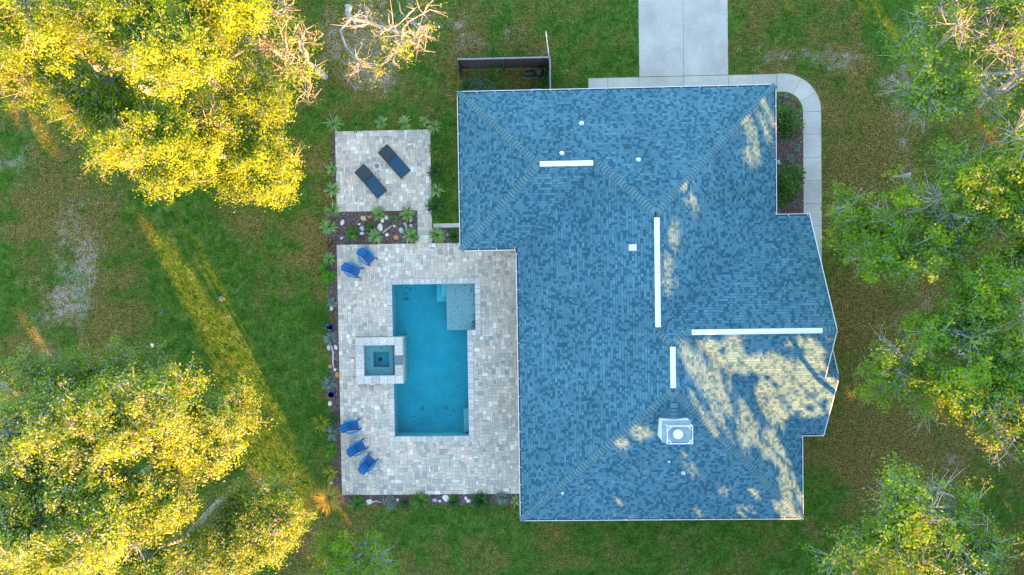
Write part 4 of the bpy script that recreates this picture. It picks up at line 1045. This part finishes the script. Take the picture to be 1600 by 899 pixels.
for a in (
    (534.5, 348, 5.5, 9, 'rock_white', 'pale upright rock at the left end of the rock garden', -25),
    (568, 341.5, 10, 7, 'rock_tan', 'yellow tan angular rock in the upper part of the rock garden', -25),
    (578, 339, 6, 5, 'rock_orange', 'small orange rock right of the yellow one in the rock garden', 10),
    (561, 350.5, 4.5, 3, 'rock_white', 'small white stone left of the dark bush in the rock garden', 20),
    (565.5, 357, 7, 8, 'rock_grey', 'grey rock just left of the dark bush', 15),
    (565, 365, 7, 5, 'rock_white', 'white rock below the grey one in the rock garden', 5),
    (593.5, 355.5, 8, 13, 'rock_white', 'largest white boulder in the middle of the rock garden', 5),
    (597, 344, 6, 8, 'rock_white', 'white rock just above the largest boulder', 0),
    (603, 340, 6, 7, 'rock_white', 'pale rock at the upper middle, right of its white neighbour', 30),
    (604, 367, 6, 5, 'rock_white', 'white rock near the bottom middle of the rock garden', 30),
    (616, 353.5, 4, 4, 'rock_white', 'small white stone at the end of the driftwood stick', 0),
    (618.5, 371, 8, 7, 'rock_orange', 'round orange rock at the bottom of the rock garden', 0),
    (627, 360, 8, 9, 'rock_grey', 'grey rock left of the lower right strap plant', 30),
    (641.5, 342.5, 5, 8, 'rock_white', 'white upright rock under the upper right strap plant', 0),
    (642, 353, 7, 6, 'rock_grey', 'grey rock at the right edge of the rock garden', 0),
    (534, 372, 6, 4, 'rock_grey', 'small pale rock at the lower left of the rock garden', 30),
    (651, 378, 5, 6, 'rock_white', 'white stone at the lower right corner of the rock garden', 0),
    (700, 367, 6, 5, 'rock_white', 'pale stone between the two plants of the small house bed', 20),
    (518, 481.5, 5, 8, 'rock_white', 'white upright stone in the edge bed above the upper blue pot', -10),
    (513.5, 543, 6, 10, 'rock_grey', 'long pale grey stone left of the driftwood in the edge bed', 0),
    (524, 543, 5, 8, 'rock_white', 'white stone right of the driftwood in the edge bed', 20),
    (516, 573, 6, 6, 'rock_orange', 'orange rock left of the driftwood foot in the edge bed', 0),
    (526.5, 586, 6.5, 8.5, 'rock_orange', 'peach orange rock touching the patio below the driftwood', 0),
    (523, 578, 4, 5, 'rock_white', 'small white stone at the foot of the driftwood', 0),
    (515.5, 631, 6, 8, 'rock_white', 'bluish white stone below the lower blue pot', 0),
    (517, 755, 6, 6, 'rock_grey', 'grey stone just above the orange grass clump', 0),
    (576, 785, 11, 8, 'rock_white', 'big pinkish white rock right of the first strap plant in the foot bed', 15),
    (621, 782, 5, 5, 'rock_white', 'small white stone right of the silver shrub', 0),
    (697, 779, 12, 10, 'rock_white', 'largest pale rock of the patio foot bed', -20),
    (687, 783.5, 5, 3.5, 'rock_white', 'small flat white stone left of the largest foot bed rock', 0),
    (679, 782, 7, 5, 'rock_grey', 'grey flat stone right of the big bright strap plant', 0),
    (728, 779.5, 4.5, 6, 'rock_white', 'upper of two white stones left of the dark grass mound', 20),
    (732, 783.5, 7, 5.5, 'rock_white', 'lower of two white stones left of the dark grass mound', 10),
    (1217, 254, 5, 8, 'rock_grey', 'grey stone beside the gutter in the walkway bed', 10),
    (346, 467, 9, 9, 'rock_dim', 'small grey rock alone in the sunlit strip of lawn', 20)):
    rock(*a)
def stick(pts, r, label):
    mb = MB(); mb.tube([(*at(px, py, z), z) for px, py, z in pts], [r * (1 - .5 * i / (len(pts) - 1)) for i in range(len(pts))], 7)
    tag(mb.build('driftwood', MAT['driftwood'], None, True), label, 'driftwood', 'driftwood in the beds')
stick([(598, 364, .06), (605, 358, .10), (615, 351, .08)], .05, 'straight driftwood stick lying across the rock garden')
stick([(584, 358, .06), (588, 362, .1), (592, 366, .07)], .05, 'short driftwood piece beside the largest boulder')
stick([(632, 348, .06), (635, 354, .12), (636, 361, .08)], .09, 'thick tan driftwood log between the right hand strap plants')
stick([(518, 541, .06), (521, 553, .14), (520, 566, .12), (522, 578, .06)], .07, 'long crooked driftwood branch in the edge bed by the spa')
stick([(580, 786, .06), (588, 783, .12), (597, 786, .06)], .05, 'driftwood piece between the pinkish rock and the silver shrub')
x, y = at(238, 540, .05); mb = MB(); mb.tube([(0, 0, 0), (0, 0, .06), (0, 0, .12)], [.09, .11, .05], 12)
tag(mb.build('sprinkler_head', MAT['white_metal'], None, True, (x, y, 0)), 'small white sprinkler head in the lawn left of the pool', 'sprinkler')
x, y = at(1412, 277, .1); mb = MB()
for k in range(9):
    a = rad(175 + k * 3 + random.uniform(-6, 6)); L = random.uniform(.5, 1.1); mb.obox((0, k * .03, .03 + .01 * k), (math.cos(a) * L, k * .03 + math.sin(a) * L * .6, .05 + .01 * k), .07, .01)
tag(mb.build('dead_frond', MAT['driftwood'], None, False, (x + .4, y, 0)), 'dry tan fallen frond on the lawn under the right hand trees', 'frond')

# ------------------------------------------------------------------ trees
def tubes_mesh(name, A, B, RA, RB, n=5):
    """frustums from A to B, all in one array"""
    d = B - A; L = np.linalg.norm(d, axis=1); d /= np.maximum(L, 1e-6)[:, None]
    ref = np.where(np.abs(d[:, 2:3]) > .9, np.array([[1., 0, 0]]), np.array([[0, 0, 1.]]))
    r = np.cross(d, ref); r /= np.linalg.norm(r, axis=1)[:, None]; u = np.cross(d, r)
    m = len(A); V = np.zeros((m, 2 * n, 3))
    for k in range(n):
        a = 2 * math.pi * k / n; o = r * math.cos(a) + u * math.sin(a)
        V[:, k] = A + o * RA[:, None]; V[:, n + k] = B + o * RB[:, None]
    base = (np.arange(m) * 2 * n)[:, None]
    Fs = []
    for k in range(n):
        k2 = (k + 1) % n; Fs.append(np.concatenate([base + k, base + k2, base + n + k2, base + n + k], 1))
    return V.reshape(-1, 3), np.concatenate(Fs)

def tree(label, lobes, leaves, leafmat, seed, bark='bark_pale', leaf=.052, twigs=12, fork=.42, base=None, bare=0.0, trunk_r=.023, name='oak_tree', clump=.58, dens=.8, moss=.07, spread=1.0):
    """lobes: (px, py, z, rx_px, ry_px, rz, clumps)"""
    r2 = np.random.default_rng(seed)
    C = []; lob = []
    leaves = int(leaves * (1.65 if leafmat == 'oak_sunny' else 1.4))
    for (px, py, z, rx, ry, rz, k) in lobes:
        k = max(5, int(k * dens))
        cx, cy = at(px, py, z); sc = (HCAM - z) / FPX
        q = r2.normal(0, 1, (k, 3)); q /= np.linalg.norm(q, axis=1)[:, None]; q *= spread * r2.uniform(.40, 1.0, (k, 1)) ** .6
        q[:, 2] = np.where(q[:, 2] < -.35, -q[:, 2] * .6, q[:, 2])
        C.append(np.array([cx, cy, z]) + q * np.array([rx * sc, ry * sc, rz])); lob.append((cx, cy, z, k))
    C = np.concatenate(C); W = np.array([l[3] for l in lob], float); W /= W.sum()
    mid = sum(w * np.array(l[:3]) for w, l in zip(W, lob))
    top = C[:, 2].max()
    bxy = np.array(at(*base)) if base else mid[:2] + r2.normal(0, .4, 2)
    fz = top * fork
    nodes = [np.array([bxy[0], bxy[1], -.1])]; par = [-1]
    fk = np.array([bxy[0] + (mid[0] - bxy[0]) * .25, bxy[1] + (mid[1] - bxy[1]) * .25, fz])
    for q in (.33, .66, 1.0):
        nodes.append(nodes[0] + (fk - nodes[0]) * q + np.array([*r2.normal(0, .10, 2), 0]) * (q < 1)); par.append(len(nodes) - 2)
    order = np.argsort(np.linalg.norm(C - fk, axis=1))
    cnode = {}
    for ci in order:
        c = C[ci]; N = np.array(nodes[3:]); dd = np.linalg.norm(N - c, axis=1)
        cost = dd + .28 * np.linalg.norm(N - fk, axis=1) + np.where(N[:, 2] > c[2] + .4, 1.2, 0)
        j = int(np.argmin(cost)) + 3; a = nodes[j]; L = np.linalg.norm(c - a)
        k = max(2, min(6, int(L / .7) + 1)); prev = j
        off = r2.normal(0, .11 * L, 3); off[2] = abs(off[2]) * .7
        for s in range(1, k + 1):
            t = s / k; p = a + (c - a) * t + off * math.sin(math.pi * t) + r2.normal(0, .07, 3) * (t < 1)
            nodes.append(p); par.append(prev); prev = len(nodes) - 1
        cnode[ci] = prev
    nodes = np.array(nodes); par = np.array(par); cnt = np.zeros(len(nodes))
    for ci, nd in cnode.items():
        k = nd
        while k >= 0: cnt[k] += 1; k = par[k]
    cnt = np.maximum(cnt, 1); R = np.minimum(trunk_r * cnt ** .55, .20); R[0] *= 1.3
    m = np.arange(1, len(nodes))
    V1, F1 = tubes_mesh('t', nodes[par[m]], nodes[m], np.minimum(R[par[m]], R[m] * 1.5), R[m], 6)
    t = empty(name, (0, 0, 0), 0, label, 'tree', 'oak trees around the yard')
    link('trunk', np_mesh('trunk', V1, F1, smooth=True), MAT[bark], t)
    # twigs spraying from every clump
    A, B, ra, rb, tips = [], [], [], [], []
    for ci in range(len(C)):
        c = nodes[cnode[ci]]
        out = c - (fk + np.array([0, 0, .5])); out /= np.linalg.norm(out) + 1e-6
        for _ in range(twigs):
            d = out * .55 + r2.normal(0, .75, 3); d[2] = d[2] * .6 + .12; d /= np.linalg.norm(d)
            L = clump * r2.uniform(.7, 1.75); mpt = c + d * L * .5 + r2.normal(0, .10, 3); e = c + d * L + r2.normal(0, .15, 3)
            A += [c, mpt]; B += [mpt, e]; ra += [.026, .016]; rb += [.016, .007]
            e2 = mpt + (e - mpt) * .6 + r2.normal(0, .28, 3); A.append(mpt); B.append(e2); ra.append(.013); rb.append(.006)
            tips += [e, e2, mpt]
    V2, F2 = tubes_mesh('t', np.array(A), np.array(B), np.array(ra), np.array(rb), 3)
    link('twigs', np_mesh('twigs', V2, F2), MAT['bark_pale'], t)['kind'] = 'stuff'
    tips = np.array(tips); nt_ = len(tips) // len(C); weight = np.repeat(np.where(r2.random(len(C)) < bare, .06, r2.uniform(.5, 1.4, len(C))), nt_); weight /= weight.sum()
    ti = r2.choice(len(tips), leaves, p=weight); P = tips[ti] + r2.normal(0, .14, (leaves, 3)) * np.array([1, 1, .75])
    okp = P[:, 2] > 1.0; P = P[okp]; ti = ti[okp]; leaves = len(P)
    outd = P - C[ti // nt_]; outd /= np.linalg.norm(outd, axis=1)[:, None] + .15; oc = C[ti // nt_] - mid; oc /= np.linalg.norm(oc, axis=1)[:, None] + .5
    outd = outd * .7 + oc * .45; outd[:, 2] += .30
    L = leaf * r2.uniform(.6, 1.25, leaves); Vl = leaf_cloud(P, L, L * r2.uniform(.5, .75, leaves), r2, .1, outd)
    cn = r2.random(len(C)); tone = np.clip(.04 + .60 * cn[ti // nt_] + .24 * r2.random(leaves), 0, .9)
    tone = np.where(r2.random(leaves) < moss, r2.uniform(.95, 1.0, leaves), tone)
    link('crown', np_mesh('crown', Vl, np.arange(4 * leaves).reshape(-1, 4), {'tone': np.repeat(tone, 4)}), MAT[leafmat], t)['kind'] = 'stuff'
    return t

SUNNY = 'oak_sunny'; GREEN = 'oak_green'
tree('yellow lit oak at the far upper left corner with bare pale limbs', [(70, 45, 9, 95, 55, 2.0, 44), (50, 115, 7.5, 65, 40, 1.4, 22)], 26000, SUNNY, 11, bare=.3)
tree('dense golden oak crown at the top, left of the middle gap', [(200, 35, 10, 75, 40, 2.0, 34), (265, 85, 10, 72, 48, 1.8, 40)], 34000, SUNNY, 12, bare=.15)
tree('wide golden oak crown hanging over the upper left lawn', [(240, 235, 8.5, 88, 48, 1.6, 46), (165, 160, 7.8, 75, 40, 1.4, 30), (330, 195, 7.5, 50, 35, 1.2, 20)], 44000, SUNNY, 13, bare=.2)
tree('small bright yellow oak crown at the top edge', [(355, 14, 9, 66, 32, 1.5, 30)], 18000, SUNNY, 14)
tree('yellow leaning oak crown left of the lounger terrace', [(408, 265, 6.5, 50, 50, 1.4, 28), (395, 170, 6.8, 50, 50, 1.4, 22)], 22000, SUNNY, 15)
tree('thin half bare oak with white branches, between yellow crown and sandy patch', [(450, 95, 6, 50, 70, 1.4, 24), (420, 30, 6.5, 45, 40, 1.2, 12)], 3600, GREEN, 16, bare=.6, twigs=12)
tree('nearly leafless oak with pale branches at the top above the sandy patch', [(590, 60, 6, 62, 55, 1.4, 15), (640, 40, 6.5, 34, 32, 1.0, 8)], 700, SUNNY, 17, bare=.6, twigs=6, base=(545, 20, 0))
tree('huge spreading oak at the left, shaded green on its upper side', [(95, 690, 10.6, 110, 70, 2.2, 50), (220, 650, 9.6, 100, 60, 2.0, 44), (60, 600, 7.5, 85, 45, 1.4, 26), (200, 592, 6.8, 90, 34, 1.2, 24)], 64000, SUNNY, 21, base=(292, 640, 0), bare=.06, moss=.22)
tree('tall golden oak at the left, nearest the sunlit strip', [(310, 680, 7.8, 78, 62, 1.8, 40), (355, 640, 7.0, 38, 34, 1.2, 12)], 30000, SUNNY, 22, bark='bark', bare=.06, moss=.22, base=(300, 690, 0))
tree('pale gold oak crown in the lower left corner', [(110, 830, 11, 115, 62, 2.2, 52), (25, 770, 11, 50, 60, 1.6, 18), (225, 790, 9.2, 70, 46, 1.6, 28), (95, 765, 10.6, 85, 36, 1.4, 22)], 60000, SUNNY, 23, bare=.12, moss=.22)
tree('yellow green oak left of the orange grass clump', [(410, 805, 6.6, 68, 55, 1.5, 38), (345, 860, 7.4, 55, 45, 1.4, 22)], 30000, SUNNY, 24, bark='bark', trunk_r=.018, bare=.12, moss=.22, base=(345, 835, 0))
tree('leafy oak crown at the bottom edge, lower left', [(250, 880, 9, 80, 40, 1.6, 30)], 18000, SUNNY, 25, bare=.2, moss=.22)
tree('low thin green tree at the bottom edge below the orange grass', [(548, 872, 5, 62, 36, 1.1, 26)], 9000, GREEN, 26, bare=.15, twigs=10, bark='bark', trunk_r=.014, moss=.03, base=(575, 850, 0))
tree('grey mossy oak with bare limbs in the upper right corner', [(1520, 90, 8, 100, 80, 1.8, 50), (1580, 40, 8.5, 50, 50, 1.5, 20), (1440, 150, 6.5, 40, 24, 1.0, 8)], 12500, GREEN, 31, trunk_r=.017, moss=.08, leaf=.060, dens=.55, spread=1.22, clump=.78, bare=.4, twigs=16, base=(1530, 165, 0))
tree('green oak reaching out over the lawn towards the walkway', [(1430, 375, 7.5, 75, 62, 1.6, 36), (1352, 340, 6.5, 36, 34, 1.0, 12), (1490, 300, 8, 70, 55, 1.6, 30)], 28000, GREEN, 32, trunk_r=.017, moss=.08, leaf=.060, dens=.52, spread=1.06, clump=.78, bare=.32, twigs=14, base=(1470, 350, 0))
tree('green oak at the right edge above the middle', [(1565, 265, 8.5, 55, 60, 1.8, 30), (1580, 370, 8, 40, 50, 1.4, 18)], 18000, GREEN, 33, trunk_r=.017, moss=.08, leaf=.060, dens=.55, spread=1.22, clump=.78, bare=.3, twigs=14, base=(1535, 290, 0))
tree('broad green oak at the right edge below the middle', [(1480, 560, 8, 78, 62, 1.7, 44), (1560, 620, 8.5, 60, 62, 1.7, 34), (1430, 610, 6.8, 36, 28, 1.0, 10)], 34000, GREEN, 34, trunk_r=.017, moss=.08, leaf=.060, dens=.55, spread=1.22, clump=.78, bare=.25, twigs=13, base=(1490, 545, 0))
tree('mossy oak with a bare grey top at the right edge, middle', [(1565, 460, 8, 52, 45, 1.5, 28)], 9000, GREEN, 35, trunk_r=.017, moss=.08, leaf=.060, dens=.55, spread=1.22, clump=.78, bare=.5, twigs=16, base=(1530, 455, 0))
tree('sparse mossy oak standing alone at the lower right', [(1440, 830, 10.3, 92, 68, 1.1, 52), (1370, 870, 10.0, 55, 30, .9, 18), (1500, 870, 10.2, 50, 40, 1.0, 18)], 16000, GREEN, 36, trunk_r=.017, moss=.10, leaf=.060, dens=.48, spread=1.02, clump=.72, bare=.38, twigs=15, base=(1450, 800, 0))

# ------------------------------------------------------------------ unseen wood towards the sun, leaves placed to shape the yard's shade
UH = np.array([-SH[1], SH[0]])                      # horizontal, square to the sun
se, ce = math.sin(SUN_EL), math.cos(SUN_EL)
def smooth(a, b, x):
    t = np.clip((x - a) / (b - a), 0, 1); return t * t * (3 - 2 * t)
def gap(u, v):
    """1 where leaves are left out to let sun patches into the yard"""
    g = np.zeros_like(u)
    def ell(cu, cv, ru, rv, rot=0.0):
        c, s = math.cos(rot), math.sin(rot); du = u - cu; dv = v - cv
        return ((du * c + dv * s) / ru) ** 2 + ((-du * s + dv * c) / rv) ** 2 < 1
    lo = np.interp(v, [-3, -.5, 1, 2, 3, 4.2], [-21.5, -20.2, -18.3, -17.6, -17.2, -17.0]); hi = np.interp(v, [-3, -.5, 1, 2, 3, 4.2], [-17.4, -16.5, -15.6, -14.9, -14.8, -15.0])
    g = np.maximum(g, (u > lo) & (u < hi) & (v > -1.1) & (v < 3.6) & ~((u > -16.0) & (u < -15.72) & (v > 1.8)))
    topv = 4.4 + .8 * (1 - smooth(-16, -12, u)) + .5 * np.sin(u * .8) + .4 * np.sin(u * 2.1 + 1)
    topv = topv + smooth(-8, -3, u) * 1.8 + smooth(7, 12, u) * 1.8
    g = np.maximum(g, v > topv)
    g = np.maximum(g, (u > 8) & (v > 5.2) & (vnoise(u * 1.3 + 40, v * 1.3 + 9) > .60))
    g = np.maximum(g, (u > 18.6) & (v > 1.0) & (vnoise(u * 1.6 + 11, v * 1.6 + 3) > .72))
    for e in ((12.85, 3.5, .85, .7), (14.02, 3.05, .24, .75), (14.65, 3.05, .28, .6), (7.4, 2.6, 1.0, .6), (5.1, 1.3, .5, .9), (6.0, 3.0, .7, .6), (3.3, 3.0, .25, .9), (9.0, 3.3, .8, .3), (11.8, 3.9, .24, .3), (8.4, 4.75, .6, .45), (6.8, 4.95, .55, .4), (5.7, 4.75, .5, .4), (5.05, 4.7, .32, .3),
              (8.3, 1.5, 1.65, 1.4), (5.3, 3.2, 1.0, .85), (6.7, 1.1, .75, 1.0), (6.5, 3.75, .5, .3), (9.4, 2.8, .5, .6), (4.3, 2.6, .6, 1.6), (4.1, 4.1, .4, .4), (4.8, -.9, .95, .9), (5.6, .1, .5, .9),
              (.3, 3.0, .6, .34), (-.7, 2.7, .42, .26), (1.5, 1.55, .27, .6), (2.3, .3, .3, .32), (2.7, -.7, .5, .38), (.6, -.4, .2, .3), (-2.5, .5, .22, .36), (3.5, 0, .3, .35),
              (23.95, .05, .36, .8), (23.3, .6, .22, .3), (-25.8, 2.8, .35, .4), (-16.2, -1.2, .5, .35), (25.5, -1.6, .5, .35), (28.5, -2.8, .5, .5), (16.5, 5.6, .8, .8), (20, 4.6, 1.0, .7), (12.0, 5.4, .7, .5)):
        g = np.maximum(g, ell(*e))
    return g
def occluders(n, ulo, uhi, vlo, vhi, r2, clump_r):
    u = r2.uniform(ulo, uhi, n); v = r2.uniform(vlo, vhi, n); w = r2.uniform(34, 44, n)
    return u, v, w
r2 = np.random.default_rng(99)
nC = 7600
u = r2.uniform(-34, 36, nC); v = r2.uniform(-9, 9, nC); w = r2.uniform(34, 43, nC)
keep = (gap(u, v) < .5) | (u > -6)
u, v, w = u[keep], v[keep], w[keep]
per = 17
uu = np.repeat(u, per) + r2.normal(0, .26, len(u) * per); vv = np.repeat(v, per) + r2.normal(0, .22, len(u) * per); ww = np.repeat(w, per) + r2.normal(0, .3, len(u) * per)
kk = (gap(uu, vv) < .5) | (r2.random(len(uu)) < .02 + .10 * smooth(.5, .75, vnoise(uu * 1.5 + 7, vv * 1.9)) * (uu > -6) * (uu < 11)); uu, vv, ww = uu[kk], vv[kk], ww[kk]
# add leaves in thin spots of the foliage to stop stray sun
hist, ue, ve = np.histogram2d(uu, vv, bins=[np.arange(-34, 36.01, .25), np.arange(-9, 9.01, .25)])
ci, cj = np.nonzero(hist < 7); need = (7 - hist[ci, cj]).astype(int)
fu = np.repeat(ue[ci], need) + r2.uniform(0, .25, need.sum()); fv = np.repeat(ve[cj], need) + r2.uniform(0, .25, need.sum()); kk = gap(fu, fv) < .5
uu = np.concatenate([uu, fu[kk]]); vv = np.concatenate([vv, fv[kk]]); ww = np.concatenate([ww, r2.uniform(34, 43, kk.sum())])
zz = (vv + se * ww) / ce
kk = zz > .15; uu, vv, ww, zz = uu[kk], vv[kk], ww[kk], zz[kk]
P = np.stack([uu * UH[0] + ww * SH[0], uu * UH[1] + ww * SH[1], zz], -1)
n = len(P); L = r2.uniform(.18, .34, n)
wood_V = leaf_cloud(P, L, L * .6, r2, .1)
wood = empty('shade_woodland'); tag(wood, 'unseen mass of trees on the sunny side, foliage shaped to shade the yard', 'wood', kind='stuff')
link('foliage', np_mesh('foliage', wood_V, np.arange(4 * n).reshape(-1, 4), {'tone': np.repeat(r2.random(n), 4)}), MAT['wood_leaf'], wood)['kind'] = 'stuff'
A, B, ra, rb = [], [], [], []
for k in range(26):
    uq = -32 + k * 2.6 + r2.normal(0, .5); wq = r2.uniform(36, 42)
    if -20 < uq < -15.3: continue
    p = uq * UH + wq * SH; q = p + r2.normal(0, .5, 2); hh = r2.uniform(8, 12)
    A.append((*p, -.1)); B.append((*q, hh * .5)); ra.append(.30); rb.append(.2)
    for _ in range(5):
        e = q + r2.normal(0, 2.0, 2); A.append((*q, hh * .5)); B.append((*e, hh)); ra.append(.12); rb.append(.04)
V2, F2 = tubes_mesh('t', np.array(A), np.array(B), np.array(ra), np.array(rb), 7)
link('trunks', np_mesh('trunks', V2, F2), MAT['bark'], wood)['kind'] = 'stuff'
